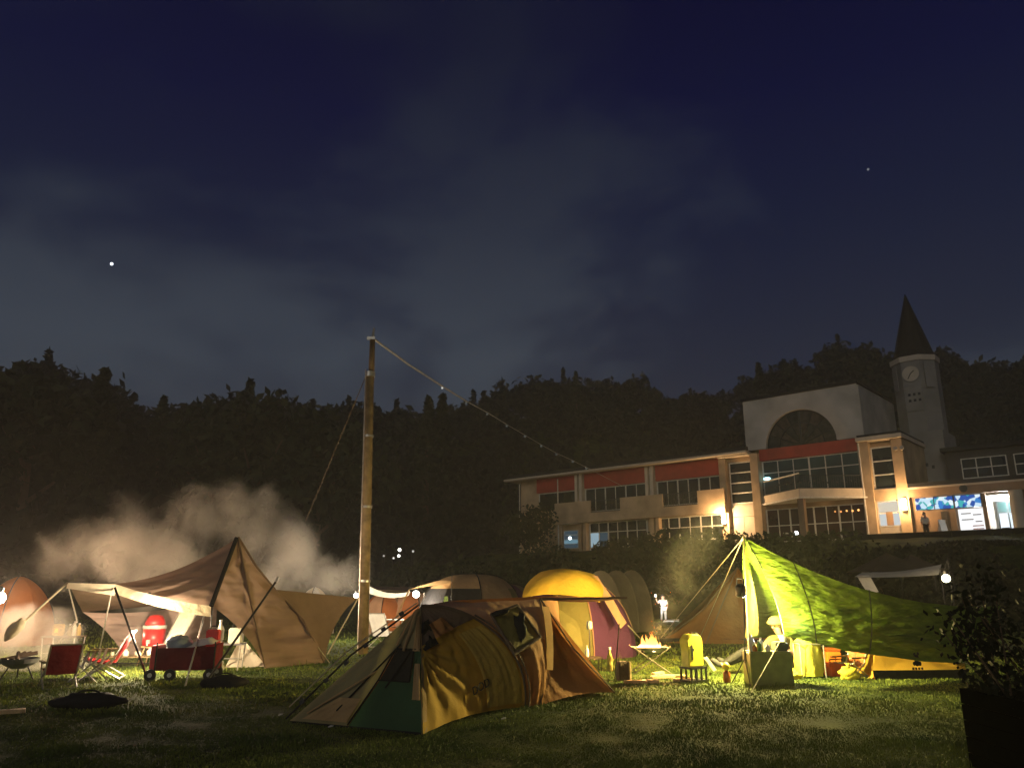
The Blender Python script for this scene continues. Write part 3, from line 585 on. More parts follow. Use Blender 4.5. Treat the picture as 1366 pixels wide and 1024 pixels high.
for a, b, r_, mm in ((F_, gnd(279,897), .018, 'black'), (at(153,783,15), gnd(197,906), .02, 'black'), (at(150,784,15), gnd(129,884), .013, 'alu'), (at(272,822,15.6), gnd(247,915), .016, 'alu'), (A0, at(103,830,16.6), .012, 'alu')):
    MB().tube(a, b, r_).build('tent_pole', M[mm], sh)
MB().path([W_, gnd(437,872)], .018).path([R_, gnd(440,884)], .012).path([A0, at(103,826,17), gnd(55,884)], .010).build('guy_rope', M['rope'], sh)
rp_ = thing('guy_line', 'thick cream guy rope with a bundled cloth running from the awning tip to the ground', 'rope', gnd(0,866))
bun = at(20,838,14.6)
MB().path([A0, bun + Vector((.1,.1,.13)), ], .022).path([bun - Vector((.2,.1,.2)), gnd(-30,892)], .02).build('rope', M['rope'], rp_)
MB().ball(bun, .19, 14, 10, sq=(.55,.6,1.15), m=Matrix.Rotation(R(38), 3, 'Y'), jit=.4).build('cloth_bundle', M['cream'], rp_, True)
st = thing('tent_pole', 'tall dark pole leaning across the brown shelter, its foot on the dark bag', 'pole', gnd(277,915)); MB().tube(gnd(277,915) + Vector((0,0,.12)), at(369,774,16.2), .022).build('shaft', M['black'], st)
MB().tube(at(368,777,16.15), at(371,770,16.25), .03).build('tip', M['alu'], st)
# string-less bulb under the awning
def bulb_lamp(name, label, cat, p, r, strength, power, col, group=None, hang=None, off=None, ecol=None):
    t = thing(name, label, cat, p, group); MB().ball(p, r, 12, 8).build('globe', emission(name + '_glow', ecol or col, strength), t, True)
    MB().lathe(Vector(p) + Vector((0,0,r*.9)), [(r*.45,0),(r*.5,r*.9),(r*.2,r*1.1)], 10).build('cap', M['black'], t)
    if hang: MB().tube(Vector(p) + Vector((0,0,r*1.8)), hang, .006).build('cord', M['black'], t)
    if power: light(t, Vector(p) + Vector(off or (0, -.06, -r - .14)), power, col, .07)
    return t
bulb_lamp('hanging_lamp', 'bright white bulb hanging under the brown shelter awning', 'lamp', at(198,800,15.6), .075, 60, 480, (1, .78, .50), hang=at(198,790,15.6), ecol=(1,.9,.72), off=(0,.1,-.55))
far_l = at(-1,797,18.5)
fl = bulb_lamp('lantern', 'glaring white lantern at the picture edge before the orange tent', 'lantern', far_l, .13, 110, 1400, (1, .66, .38), ecol=(1,.95,.85), off=(-.05,.35,.1))
MB().tube(Vector((far_l.x, far_l.y, 0)), far_l - Vector((0,0,.13)), .02).build('stand', M['black'], fl)

def dome(name, label, px, Y, rx, ry, h, cols, rz=0, n=8, poles=M['black'], pw=.8, wr=.03, group=None, cat='tent', seed=0, top=None, x=None):
    b0 = at(px, 790, Y); z0 = terr_z(b0.x, Y); c = Vector((b0.x, Y, z0)); t = thing(name, label, cat, c, group)
    def pt(a, ph, k=1.0):
        q = cos(ph)**pw; zz = sin(ph)**.92
        return c + Vector((k*(rx*cos(a)*q*cos(rz) - ry*sin(a)*q*sin(rz)), k*(rx*cos(a)*q*sin(rz) + ry*sin(a)*q*cos(rz)), k*h*zz))
    for g in range(n):
        a0, a1 = 2*pi*g/n, 2*pi*(g+1)/n; nu, nv = 8, 16; vs = []
        for j in range(nv + 1):
            for i in range(nu + 1):
                u = i/nu; ph = pi/2*j/nv*.999; p = pt(a0, ph)*(1-u) + pt(a1, ph)*u; q = pt(a0 + (a1-a0)*u, ph)
                p = p.lerp(q, .45); p += (p - c).normalized()*wr*mnoise.noise(Vector((u*1.5 + g*9.1, j*.55, seed)))*min(1, 4*min(u,1-u)+.1); vs.append(p)
        w = nu + 1
        for lo, hi, key in ((0, int(nv*.62), 0), (int(nv*.62), nv, 1)):
            cc = cols[g % len(cols)]; mm = (top if (key and top) else cc)
            sub = MB(); sub.add(vs[lo*w:(hi+1)*w], [(j*w+i, j*w+i+1, (j+1)*w+i+1, (j+1)*w+i) for j in range(hi-lo) for i in range(nu)])
            sub.build('tent_panel' if not key else 'roof_panel', mm, t, True)
    for g in range(0, n, 2):
        MB().path([pt(2*pi*g/n, pi/2*j/12, 1.012) for j in range(13)], .016, 5).build('tent_pole', poles, t)
    return t, pt, c
dome('dome_tent', 'orange tent glowing in the glare of the lantern at the picture edge', 24, 24, 1.15, 1.3, 1.95, [M['dimorange'], M['dimorange']], rz=.3, seed=3, pw=1.25)
# chairs
def folding_chair(label, loc, rz, cm, group, k=1.0):
    t = thing('folding_chair', label, 'chair', loc, group)
    m4 = Matrix.Translation(loc) @ Matrix.Rotation(rz, 4, 'Z') @ Matrix.Scale(k, 4); T = lambda x, y, z: m4 @ Vector((x, y, z)); w = .30
    MB().patch(T(.30,-w,.40), T(.30,w,.40), T(-.22,w,.30), T(-.22,-w,.30), 10, 10, sag=(0,0,-.05), wr=.01, seed=2).build('seat', cm, t, True)
    MB().patch(T(-.22,-w,.30), T(-.22,w,.30), T(-.52,w,.92), T(-.52,-w,.92), 10, 12, sag=(m4.to_3x3() @ Vector((-.05,0,0))), wr=.012, seed=5).build('backrest', cm, t, True)
    for s in (-1, 1):
        MB().tube(T(.34,s*(w+.02),0), T(-.30,s*(w+.02),.42), .014).build('leg', M['alu'], t); MB().tube(T(-.42,s*(w+.02),0), T(.30,s*(w+.02),.41), .014).build('leg', M['alu'], t)
        MB().tube(T(-.22,s*(w+.01),.30), T(-.53,s*(w+.01),.94), .014).build('back_frame', M['alu'], t); MB().bbox(T(.02,s*(w+.04),.56), (.46,.05,.025), rz).tube(T(.2,s*(w+.04),.55), T(.24,s*(w+.02),.36), .011).build('armrest', M['wood'], t)
    MB().tube(T(-.53,-w,.93), T(-.53,w,.93), .014).tube(T(.31,-w,.40), T(.31,w,.40), .014).tube(T(-.42,-w,.02), T(-.42,w,.02), .012).build('crossbar', M['alu'], t)
    return t
folding_chair('maroon low camping chair turned away, in the drifting smoke', gnd(76,917), R(128), M['maroon'], 'red folding chairs of the brown shelter camp', .76)
folding_chair('bright red camping chair seen side on beside the low clutter table', gnd(134,904), R(196), M['redcloth'], 'red folding chairs of the brown shelter camp', .88)
def box_thing(name, label, cat, loc, size, m, rz=0, lid=None, bev=.02, group=None, handle=False):
    t = thing(name, label, cat, loc, group); c = Vector(loc) + Vector((0, 0, size[2]/2)); hl = size[2]*.18
    if lid: MB().bbox(Vector(loc) + Vector((0,0,(size[2]-hl)/2)), (size[0], size[1], size[2]-hl), rz, bev=bev).build('body', m, t); MB().bbox(Vector(loc) + Vector((0,0,size[2]-hl/2+.002)), (size[0]*1.04, size[1]*1.04, hl), rz, bev=bev).build('lid', lid, t)
    else: MB().bbox(c, size, rz, bev=bev).build('body', m, t)
    if handle:
        q = Vector(loc) + Vector((0,0,size[2])); sx = size[0]*.3*cos(rz); sy = size[0]*.3*sin(rz); MB().path([q - Vector((sx,sy,0)), q + Vector((-sx,-sy,.06)), q + Vector((sx,sy,.06)), q + Vector((sx,sy,0))], .012).build('handle', M['black'], t)
    return t
def bottle(label, loc, h, r, m, capm, group=None, name='bottle'):
    t = thing(name, label, 'bottle', loc, group); MB().lathe(loc, [(r*.9,0),(r,h*.05),(r,h*.6),(r*.45,h*.78),(r*.38,h*.9)], 12).build('body', m, t, True); MB().lathe(Vector(loc) + Vector((0,0,h*.9)), [(r*.45,0),(r*.45,h*.1)], 10).build('cap', capm, t); return t
def table(label, loc, sx, sy, h, rz, topm, legm, group=None, slats=0):
    t = thing('folding_table', label, 'table', loc, group); m4 = Matrix.Translation(loc) @ Matrix.Rotation(rz, 4, 'Z'); T = lambda x, y, z: m4 @ Vector((x, y, z))
    if slats:
        for i in range(slats): MB().box((-sx/2 + sx*i/slats + .006, -sy/2, h - .025), (-sx/2 + sx*(i+1)/slats - .006, sy/2, h), m4).build('slat', topm, t)
    else: MB().box((-sx/2, -sy/2, h - .03), (sx/2, sy/2, h), m4).build('tabletop', topm, t)
    for a in (-1, 1):
        for b in (-1, 1): MB().tube(T(a*sx*.42, b*sy*.42, 0), T(a*sx*.46, b*sy*.46, h - .03), .013).build('leg', legm, t)
    MB().tube(T(-sx*.44,-sy*.44,h*.45), T(sx*.44,-sy*.44,h*.45), .01).build('crossbar', legm, t)
    return t
# keg cooler
kl = gnd(201,886); ks_ = thing('keg_stand', 'pale wooden stand under the red keg cooler', 'stand', kl)
for a in (-1, 1):
    for b in (-1, 1): MB().tube(kl + Vector((a*.20,b*.2,0)), kl + Vector((a*.12,b*.12,.36)), .016).build('leg', M['splitwood'], ks_)
MB().bbox(kl + Vector((0,0,.375)), (.36,.36,.03)).build('stand_top', M['splitwood'], ks_)
kc = kl + Vector((0,0,.39)); kg = thing('keg_cooler', 'red round drink cooler with a white band, standing on the pale stand', 'cooler', kc)
MB().lathe(kc, [(.19,0),(.225,.02),(.235,.36)], 20).build('body', M['red'], kg, True); MB().lathe(kc + Vector((0,0,.36)), [(.245,0),(.25,.03),(.25,.07),(.24,.075)], 20).build('band', M['white'], kg, True)
MB().lathe(kc + Vector((0,0,.436)), [(.22,0),(.20,.09),(.14,.20),(.06,.22)], 20).build('lid', M['red'], kg, True); MB().bbox(kc + Vector((0,-.25,.10)), (.06,.06,.08)).tube(kc + Vector((0,-.29,.07)), kc + Vector((0,-.29,.02)), .02).build('tap', M['white'], kg)
# cream board
cbp = [at(213,870,17.0), at(232,872,17.0), at(262,818,17.5), at(240,815,17.5)]; cb = thing('folding_cot', 'cream folded cot leaning up at a slant between the keg cooler and the wagon', 'cot', (cbp[0].x, cbp[0].y, 0))
MB().poly_extrude(cbp, (.0, .06, .0)).build('sheet', M['cream'], cb)
MB().path([Vector((cbp[0].x, cbp[0].y, 0)), cbp[0], cbp[3]], .016).path([Vector((cbp[1].x, cbp[1].y+.03, 0)), cbp[1], cbp[2]], .016).build('frame', M['alu'], cb)
# wagon
wl_ = gnd(246,905); wg = thing('wagon', 'dark red folding wagon loaded with bags in front of the shelter', 'wagon', wl_); wz = R(7); m4 = Matrix.Translation(wl_) @ Matrix.Rotation(wz, 4, 'Z'); T = lambda x, y, z: m4 @ Vector((x, y, z))
for nm, a, b in (('side_panel', (-.46,-.27,.20), (.56,-.25,.56)), ('side_panel', (-.46,.25,.20), (.56,.27,.56)), ('end_panel', (.56,-.27,.20), (.58,.27,.62)), ('floor_panel', (-.46,-.25,.17), (.56,.25,.199))):
    MB().box(a, b, m4).build(nm, M['maroon'], wg)
MB().box((-.56,-.27,.18), (-.461,.27,.60), m4).build('end_panel', M['red'], wg, label='bright red end pocket')
for x in (-.46, .56):
    for y in (-.285, .285): MB().tube(T(x,y,.10), T(x,y,.66), .014).build('post', M['black'], wg)
for x in (-.50, -.2, .52):
    pass
for x, y in ((-.52,-.30), (-.18,-.31), (.50,-.30), (.50,.30)):
    w_ = MB().lathe(T(x, y, .10), [(.10,-.03),(.105,0),(.10,.03)], 14, m4.to_3x3() @ Matrix.Rotation(R(90), 3, 'X')).build('wheel', M['rubber'], wg); MB().lathe(T(x, y-.035, .10), [(.04,-.005),(.04,.005)], 8, m4.to_3x3() @ Matrix.Rotation(R(90), 3, 'X')).build('hub', M['grey'], w_)
def sack(label, c, r, sq, m, rz=0, name='bag', cat='bag', group=None, jit=.35, knot=False):
    c = Vector(c); t = thing(name, label, cat, (c.x, c.y, c.z - r*sq[2]), group); MB().ball(c, r, 18, 12, sq, Matrix.Rotation(rz, 3, 'Z'), jit).build('body', m, t, True)
    if knot: MB().lathe(c + Vector((0,0,r*sq[2]*.85)), [(r*.25,0),(r*.12,r*.2),(r*.3,r*.5),(r*.05,r*.55)], 9).build('knot', m, t, True)
    else: MB().path([c + Vector((cos(pi*i/8)*r*sq[0]*.35, -.02, sin(pi*i/8)*r*.16 + r*sq[2]*.85)) for i in range(9)], .012, 5).build('strap', M['black'], t)
    return t
sack('grey round bag lying on top of the red wagon load', T(-.15,-.02,.60), .22, (1.1,.9,.7), M['bluecloth'])
tw_ = T(.30,-.05,.62); t = thing('towel', 'white towel laid over the load of the red wagon', 'towel', tw_); MB().patch(tw_ + Vector((-.26,-.2,-.06)), tw_ + Vector((.24,-.2,0)), tw_ + Vector((.26,.2,.06)), tw_ + Vector((-.2,.2,.04)), 14, 10, sag=(0,0,.08), wr=.05, fu=4, fv=4, seed=11).build('cloth', M['white'], t, True)
box_thing('box', 'small red box at the tall end of the wagon', 'box', T(.42,.1,.562), (.22,.26,.30), M['red'], wz, handle=True)
# side table with bottles, right of the wagon
tl = gnd(302,893); tab = table('small dark table carrying a pale crate and bottle beside the shelter flap', tl, .62, .45, .52, .1, M['grey'], M['alu'])
box_thing('crate', 'pale crate standing on the small table by the shelter flap', 'crate', tl + Vector((.14,0,.522)), (.26,.26,.30), M['pale'], .1, handle=True)
bottle('white lantern shaped bottle on the small table by the shelter flap', tl + Vector((-.18,-.05,.522)), .46, .075, M['pale'], M['white'])
sack('white round bag lying on the grass under the small table', gnd(287,897) + Vector((0,.05,.12)), .15, (1,1,.8), M['white'], knot=True)
gs = thing('groundsheet', 'pale inner tent wall showing at the open foot of the brown shelter', 'tent wall', gnd(322,894)); MB().patch(gnd(292,893) + Vector((0,.35,.01)), gnd(350,892) + Vector((0,.3,.02)), at(328,856,17.6), at(318,856,17.6), 12, 12, sag=(0,.1,0), wr=.04, fu=3, fv=3, seed=4).build('cloth', M['cream'], gs, True)
# low clutter table
ll = gnd(178,890); table('low wooden table crowded with small pale camp kitchen things', ll, 1.0, .5, .24, .05, M['wood'], M['black'], slats=5)
for i in range(7):
    bottle('small pale cup on the low wooden table, %s from the bright red chair' % ('nearest','second','third','fourth','fifth','sixth','farthest')[i], ll + Vector((-.42 + i*.14, -.12 + .18*(i % 2), .242)), .10 + .05*((i*3) % 4)/3, .035 + .012*(i % 3), M['pale'] if i % 3 else M['cream'], M['white'], 'cups on the low wooden table', name='cup')
# pale rack by chairs
rl = gnd(118,908); rk = thing('firewood_rack', 'small slatted pale rack between the two red chairs', 'rack', rl)
for i in range(5): MB().bbox(rl + Vector((-.22 + i*.11, 0, .34 + .02*i)), (.035, .5, .02), .3, rx=.5).build('slat', M['alu'], rk)
for s in (-1, 1): MB().tube(rl + Vector((-.26, s*.2, .0)), rl + Vector((.25, s*.18, .42)), .014).tube(rl + Vector((.24, s*.2, 0)), rl + Vector((-.24, s*.18, .40)), .014).build('leg', M['alu'], rk)
# lantern table behind the smoke
ql = gnd(80,888); table('dim camp table with a small yellow lantern behind the smoke', ql, .75, .45, .62, 0, M['wood'], M['alu'])
yl = thing('lantern', 'small yellow box lantern with a glowing window on the dim table', 'lantern', ql + Vector((-.14,0,.622))); q0 = ql + Vector((-.14,0,.622))
MB().bbox(q0 + Vector((0,0,.12)), (.20,.16,.24), bev=.02).build('body', M['ochre2'], yl); MB().bbox(q0 + Vector((0,-.086,.11)), (.07,.012,.09)).build('pane', emission('amber_window', (1,.38,.06), 2.2), yl); MB().path([q0 + Vector((-.07,0,.24)), q0 + Vector((-.05,0,.32)), q0 + Vector((.05,0,.32)), q0 + Vector((.07,0,.24))], .01).build('handle', M['black'], yl)
for i, (dx, h_, mm) in enumerate(((.10, .24, 'olive'), (.20, .30, 'pale'), (.30, .26, 'ochre2'))): bottle(['squat olive bottle next to the yellow lantern','tallest pale bottle on the dim table','yellowish bottle at the end of the dim table'][i], ql + Vector((dx,0,.622)), h_, .045, M[mm], M['white'])
# fire pit at the left edge
fl_ = gnd(22,905); fp = thing('fire_pit', 'smoking steel fire pit lost in smoke at the picture edge', 'fire pit', fl_)
MB().lathe(fl_ + Vector((0,0,.18)), [(.12,0),(.30,.10),(.34,.18),(.33,.18),(.28,.10),(.1,.02)], 16).build('bowl', M['grey'], fp)
for i in range(3): MB().tube(fl_ + Vector((.3*cos(i*2.1), .3*sin(i*2.1), 0)), fl_ + Vector((.16*cos(i*2.1), .16*sin(i*2.1), .24)), .013).build('leg', M['black'], fp)
for i in range(4): MB().tube(fl_ + Vector((-.25 + .1*i, -.15, .34)), fl_ + Vector((.2 - .12*i, .2, .44)), .035).build('log', M['bark'], fp)
pw_ = thing('plank', 'pale offcut of wood lying on the grass at the picture edge', 'wood', gnd(4,952)); MB().bbox(gnd(4,952) + Vector((0,0,.03)), (.5,.10,.05), .5).build('board', M['splitwood'], pw_)
sack('long dark duffel bag lying alone on the grass before the maroon chair', gnd(117,943) + Vector((0,0,.08)), .30, (1.55,.5,.40), M['blackcloth'], R(10), name='duffel_bag')
sack('dark duffel bag under the foot of the leaning pole', gnd(300,917) + Vector((0,0,.08)), .30, (1.25,.5,.42), M['blackcloth'], R(12), name='duffel_bag')

# ------------------------------------------------------------------ wooden pole and bulb cable
pb = gnd(485,872); ptp = at(494,497,pb.y); pt2 = at(497,450,pb.y); up = thing('utility_pole', 'tall round wooden pole carrying the bulb cable, pale pipe along its side', 'pole', pb)
MB().tube(pb - Vector((0,0,.3)), ptp, .130, .108, 16).build('lower_pole', M['wood'], up, True); MB().tube(ptp - Vector((0,0,.3)) + Vector((.035,.0,0)), pt2, .085, .075, 12).build('upper_pole', M['darkwood'], up, True)
MB().tube(ptp - Vector((0,0,.12)), ptp + Vector((0,0,.02)), .14, .14, 16).build('collar', M['grey'], up); MB().tube(pt2, at(499,437,pb.y), .05, .02, 8).build('tip', M['grey'], up)
MB().bbox(pt2 + Vector((-.03,-.06,-.04)), (.22,.07,.08)).build('bracket', M['grey'], up); MB().tube(pb + Vector((-.145,-.02,0)), ptp + Vector((-.125,-.02,.1)), .018, .022, 6).build('pipe', M['alu'], up)
for z_ in (1.6, 3.3, 5.0): MB().tube(pb.lerp(ptp, z_/6.6) - Vector((0,0,.03)), pb.lerp(ptp, z_/6.6) + Vector((0,0,.03)), .138, .138, 16).build('strap', M['grey'], up)
def cabpt(px, py): 
    s = (px - 500)/330; return at(px, py, 1/((1-s)/pb.y + s/55))
cpx = [(500,453),(545,486),(590,515),(622,535),(650,550),(676,566),(700,580),(722,593),(742,604),(764,614),(782,623),(830,648)]
cbl = thing('bulb_cable', 'thin cable sloping from the pole top towards the school roof', 'cable', pb); MB().path([cabpt(*q) for q in cpx[:4]], .028, 6).path([cabpt(*q) for q in cpx[3:6]], .018, 5).path([cabpt(*q) for q in cpx[5:]], .012, 5).build('wire', M['alu'], cbl)
gl = emission('unlit_bulb_glint', (.9, .92, .85), .07)  # the bulbs are unlit; their glints are put in as weak emission
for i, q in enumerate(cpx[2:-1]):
    p = cabpt(*q) - Vector((0,0,.06)); b_ = thing('string_bulb', 'small unlit bulb with an added glint on the sloping cable, %s' % ('the strongest glint nearest the pole top','second from the pole top','third from the pole top','fourth from the pole top','fifth from the pole top','sixth from the pole top','seventh from the pole top','second from the school roof','nearest the school roof')[i], 'bulb', p, 'bulbs along the sloping cable'); MB().ball(p, .036 + .004*i, 8, 6).build('globe', gl if i else emission('bulb_glint', (.95,.95,.9), .5), b_, True); MB().tube(p + Vector((0,0,.03)), p + Vector((0,0,.09)), .02).build('socket', M['black'], b_)
lc = thing('guy_wire', 'thin wire slanting down from the wooden pole into the smoke', 'cable', pb); MB().path([ptp - Vector((.12,0,.1)), at(408,694,24)], .012, 5).build('wire', M['darkwood'], lc)

# ------------------------------------------------------------------ big khaki and ochre tent in front
G0, G1, G2, G3 = gnd(387,963), gnd(564,979), gnd(700,943), gnd(722,940); G4 = gnd(820,923, .04); A = at(562,808,10.35); Cm = at(640,829,10.8); C = at(721,799,11.9)
Ab, Cb = at(600,801,12.2), at(744,794,13.3); H0, H1, H2 = Vector((-2.0,12.8,0)), Vector((-.6,13.6,0)), Vector((.9,14.1,0))
ft = thing('tunnel_tent', 'large khaki and ochre tent with dark green foot panel on the near grass', 'tent', (A.x, 11.2, 0))
def TL(u, v): return G0.lerp(G1, u).lerp(A, v) + Vector((0, 0, .02*(1-v)))
def lp(name, m, u0, u1, v0, v1, seed, wr=.02, sag=.03, u0t=None, u1t=None, label=None, lift=0, fu=4, fv=2):
    u0t = u0 if u0t is None else u0t; u1t = u1 if u1t is None else u1t; o = Vector((-.02,-.025,.02))*lift
    return MB().patch(TL(u0, v0) + o, TL(u1, v0) + o, TL(u1t, v1) + o, TL(u0t, v1) + o, 26, 20, sag=Vector((-.5,.6,-.2))*sag, wr=wr, fu=fu, fv=fv, seed=seed, rad=.4).build(name, m, ft, True, label=label)
lp('tent_panel', M['khaki'], 0, .46, 0, .62, 3, .035, u1t=.50, sag=.05); lp('tent_panel', M['sand'], .10, .45, .015, .20, 1, .03, label='tan corner panel', u0t=.24, lift=1, sag=.0)
lp('tent_panel', M['dgreen'], .46, 1, 0, .36, 2, .022, label='dark green foot panel', u0t=.50); lp('window_mesh', M['mesh'], .50, .86, .36, .62, 4, .03); lp('tent_panel', M['dgreen'], .86, 1, .36, .62, 5, .03); lp('tent_panel', M['khaki'], 0, 1, .62, 1, 6, .04, sag=.06)
lp('zip_cover', M['sand'], .86, .99, .60, .90, 9, .04, lift=1, sag=0, fu=3, fv=1); lp('zip_cover', M['sand'], .92, .995, .22, .50, 10, .04, lift=1, sag=0, fu=3, fv=1)
lp('mud_skirt', M['blackcloth'], 0, 1, -.045, .0, 8, 0, 0)
for (u0, v0), (u1, v1) in (((.46,0),(.50,.36)), ((.50,.36),(.50,.62)), ((.86,.36),(.86,.62)), ((.5,.36),(.86,.36)), ((.5,.62),(1,.62)), ((.30,.10),(.55,.66)), ((.62,.30),(.80,.60))): MB().tube(TL(u0,v0) + Vector((-.01,-.02,.01)), TL(u1,v1) + Vector((-.01,-.02,.01)), .011, n=5).build('seam', M['blackcloth'], ft)
off = Vector((-.06, .02, .04))
MB().path([G0 + off, G0.lerp(A, .5) + off + Vector((-.03,0,.05)), A + off*.5], .013).build('tent_pole', M['black'], ft)
MB().path([G0.lerp(A, .06) + off*2.2, G0.lerp(A, .5) + off*1.9 + Vector((-.03,0,.06)), A + off], .009).build('guy_rope', M['rope'], ft)
for q in (.12, .3, .45, .6, .74, .88): MB().bbox(G0.lerp(A, q) + off*.8 + Vector((-.015,0,.04)), (.06,.04,.05), ry=-.6).build('clip', M['black'], ft)
MB().path([TL(.52,.64) + Vector((-.03,-.03,.02)), TL(.62,.93) + Vector((-.04,-.04,.03))], .012).path([TL(.70,.60) + Vector((-.03,-.03,.02)), TL(.82,.95) + Vector((-.04,-.04,.03))], .016).path([TL(.1,.06) + Vector((-.03,-.03,.02)), TL(.46,.42) + Vector((-.04,-.04,.03))], .011).build('webbing', M['sand'], ft)
# hoop curves: the ochre end wall is framed by the zip edge and hoop 2; the side wall runs between hoop 2 and hoop 3
def bez(a, b, c, t): return a*(1-t)**2 + b*2*t*(1-t) + c*t*t
K2 = at(708,872,11.0); K3 = at(738,858,11.75); KT = at(606,806,10.5)
def hoop2(t):      # ground -> shoulder -> apex
    return bez(G2, K2, Cm, t/.62) if t < .62 else bez(Cm, KT, A, (t-.62)/.38)
def hoop3(t): return bez(G3, K3, C, t)
def wallE(u, v):   # end wall
    l = G1.lerp(A, v); w = hoop2(v); k = 4*u*(1-u)
    return l.lerp(w, u) + Vector((-.06,.16,0))*k*(1-v)**.5 + Vector((0,.0,.05))*k*(1-min(1,8*v))*.8
def wallS(u, v):
    k = 4*u*(1-u); return hoop2(v).lerp(hoop3(v), u) + Vector((.10,-.06,.03))*k*(.4+.6*sin(pi*v))
def surf(fn, nu, nv, u0, u1, v0, v1, wr=0, fu=3, fv=3, seed=0, fan=None, lift=Vector((0,0,0))):
    b_ = MB(); vs = []
    nr = (fn((u0+u1)/2+.02,(v0+v1)/2) - fn((u0+u1)/2-.02,(v0+v1)/2)).cross(fn((u0+u1)/2,(v0+v1)/2+.02) - fn((u0+u1)/2,(v0+v1)/2-.02)).normalized()
    for j in range(nv+1):
        for i in range(nu+1):
            u = u0 + (u1-u0)*i/nu; v = v0 + (v1-v0)*j/nv; q = Vector((u*fu + seed*3.1, v*fv + seed*1.7, seed))
            h = mnoise.noise(q) + .5*mnoise.noise(q*2.1) + .25*mnoise.noise(q*4.7)
            if fan:    # folds fanning out from a pinned corner
                du, dv = u - fan[0], v - fan[1]; dd = math.hypot(du, dv) + 1e-4; h += fan[2]*sin(math.atan2(dv, du)*fan[3] + 1.5*mnoise.noise(q))*min(1, dd*6)*math.exp(-dd*2.2)
            vs.append(fn(u, v) + nr*wr*h + lift)
    w = nu+1; return b_.add(vs, [(j*w+i, j*w+i+1, (j+1)*w+i+1, (j+1)*w+i) for j in range(nv) for i in range(nu)])
surf(wallE, 60, 40, 0, 1, 0, .66, .030, 7, 2.2, 12, fan=(0, .62, 1.3, 22)).build('tent_panel', M['ochre'], ft, True)
surf(wallE, 34, 16, 0, 1, .66, 1, .02, 5, 3, 13, lift=Vector((.0,-.015,.0))).build('tent_panel', M['tandark'], ft, True, label='upper panel coloured dark brown for the overhang shadow')  # shadow under the roof overhang put into the colour of the upper wall
surf(lambda u, v: wallE(u, v) + Vector((.0,-.04,.0)), 30, 20, .62, .97, .03, .60, .03, 16, 1.2, 14).build('door_flap', M['ochre2'], ft, True, label='lighter yellow door flap')
surf(lambda u, v: wallE(u, v) + Vector((-.01,-.05,.0)), 14, 10, .05, .30, .60, .84, .05, 7, 7, 15).build('vent', M['blackcloth'], ft, True)
surf(lambda u, v: wallE(u, v) + Vector((.02,-.09,.0)), 14, 8, .26, .62, .66, .80, .06, 8, 8, 16).build('vent_hood', M['brown'], ft, True)
surf(lambda u, v: wallE(u, v) + Vector((-.01,-.02,.0)), 4, 26, 0, .05, 0, .98, .012, 2, 12, 17).build('zip_flap', M['sand'], ft, True)
surf(wallS, 26, 26, 0, 1, 0, .56, .035, 4, 3, 18).build('tent_panel', M['brown'], ft, True); surf(wallS, 30, 22, 0, 1, .56, 1, .03, 4, 3, 19).build('roof_panel', M['salmon'], ft, True)
for ln, r_ in (([hoop2(i/16) + Vector((.0,-.03,.01)) for i in range(17)], .016), ([hoop2(i/16) + Vector((.06,-.06,.02)) for i in range(12)], .012), ([hoop3(i/12) + Vector((-.02,-.04,0)) for i in range(13)], .018)): MB().path(ln, r_, 6).build('tent_pole', M['tandark'], ft)
surf(lambda u, v: hoop3(v).lerp(hoop3(v) + Vector((.10,-.05,0)), u) + Vector((-.01,-.05,0)), 4, 16, 0, 1, .30, .92, .012, 2, 8, 20).build('pole_sleeve', M['sand'], ft, True)
wq = [at(655,820,10.80), at(690,808,11.22), at(721,850,11.42), at(686,873,10.90)]
MB().patch(wq[0], wq[3], wq[2], wq[1], 10, 10, sag=(0,-.05,0), wr=.015, seed=17).build('window_mesh', M['olive'], ft, True)
MB().path([q + Vector((.0,-.02,.01)) for q in wq + wq[:1]], .020).build('window_trim', M['tandark'], ft)
sk = wq[0].lerp(wq[2], .52) + Vector((.03,-.06,.0)); MB().ball(sk, .13, 16, 12, (.75,.35,1.4), jit=.6).build('rolled_flap', M['blackcloth'], ft, True)
MB().ball(wq[0] + Vector((.12,-.03,.03)), .05, 12, 8, (2.6,.8,.7), Matrix.Rotation(R(-15), 3, 'Y'), .5).build('rolled_flap', M['blackcloth'], ft, True)
MB().patch(G3, G4, C, C, 26, 26, e=((0,.03,.05), (-.10,0,-.02), None, None), sag=(-.03,.14,0), wr=.05, fu=5, fv=4, seed=23, rad=.3).build('vestibule_panel', M['brown'], ft, True)
for a, b, s_ in ((G4, C, .013),): MB().path([a + Vector((0,-.02,0)), a.lerp(b,.5) + Vector((-.08,-.04,-.02)), b + Vector((0,-.03,.01))], s_).build('tent_pole', M['tandark'], ft)
MB().patch(G0, H0, Ab, A, 12, 12, sag=(-.05,0,.05), wr=.02, seed=27).patch(H0, H1, Ab.lerp(Cb,.5), Ab, 12, 12, sag=(0,.1,.1), wr=.02, seed=28).patch(H1, H2, Cb, Ab.lerp(Cb,.5), 12, 12, sag=(0,.1,.1), wr=.02, seed=29).patch(H2, G4, C, Cb, 12, 12, wr=.02, seed=30).build('rear_panel', M['brown'], ft, True)
MB().patch(A, C, Cb, Ab, 22, 12, e=((0,0,-.05), None, (0,0,-.07), None), sag=(0,0,.0), wr=.02, seed=25).build('roof_panel', M['salmon'], ft, True)
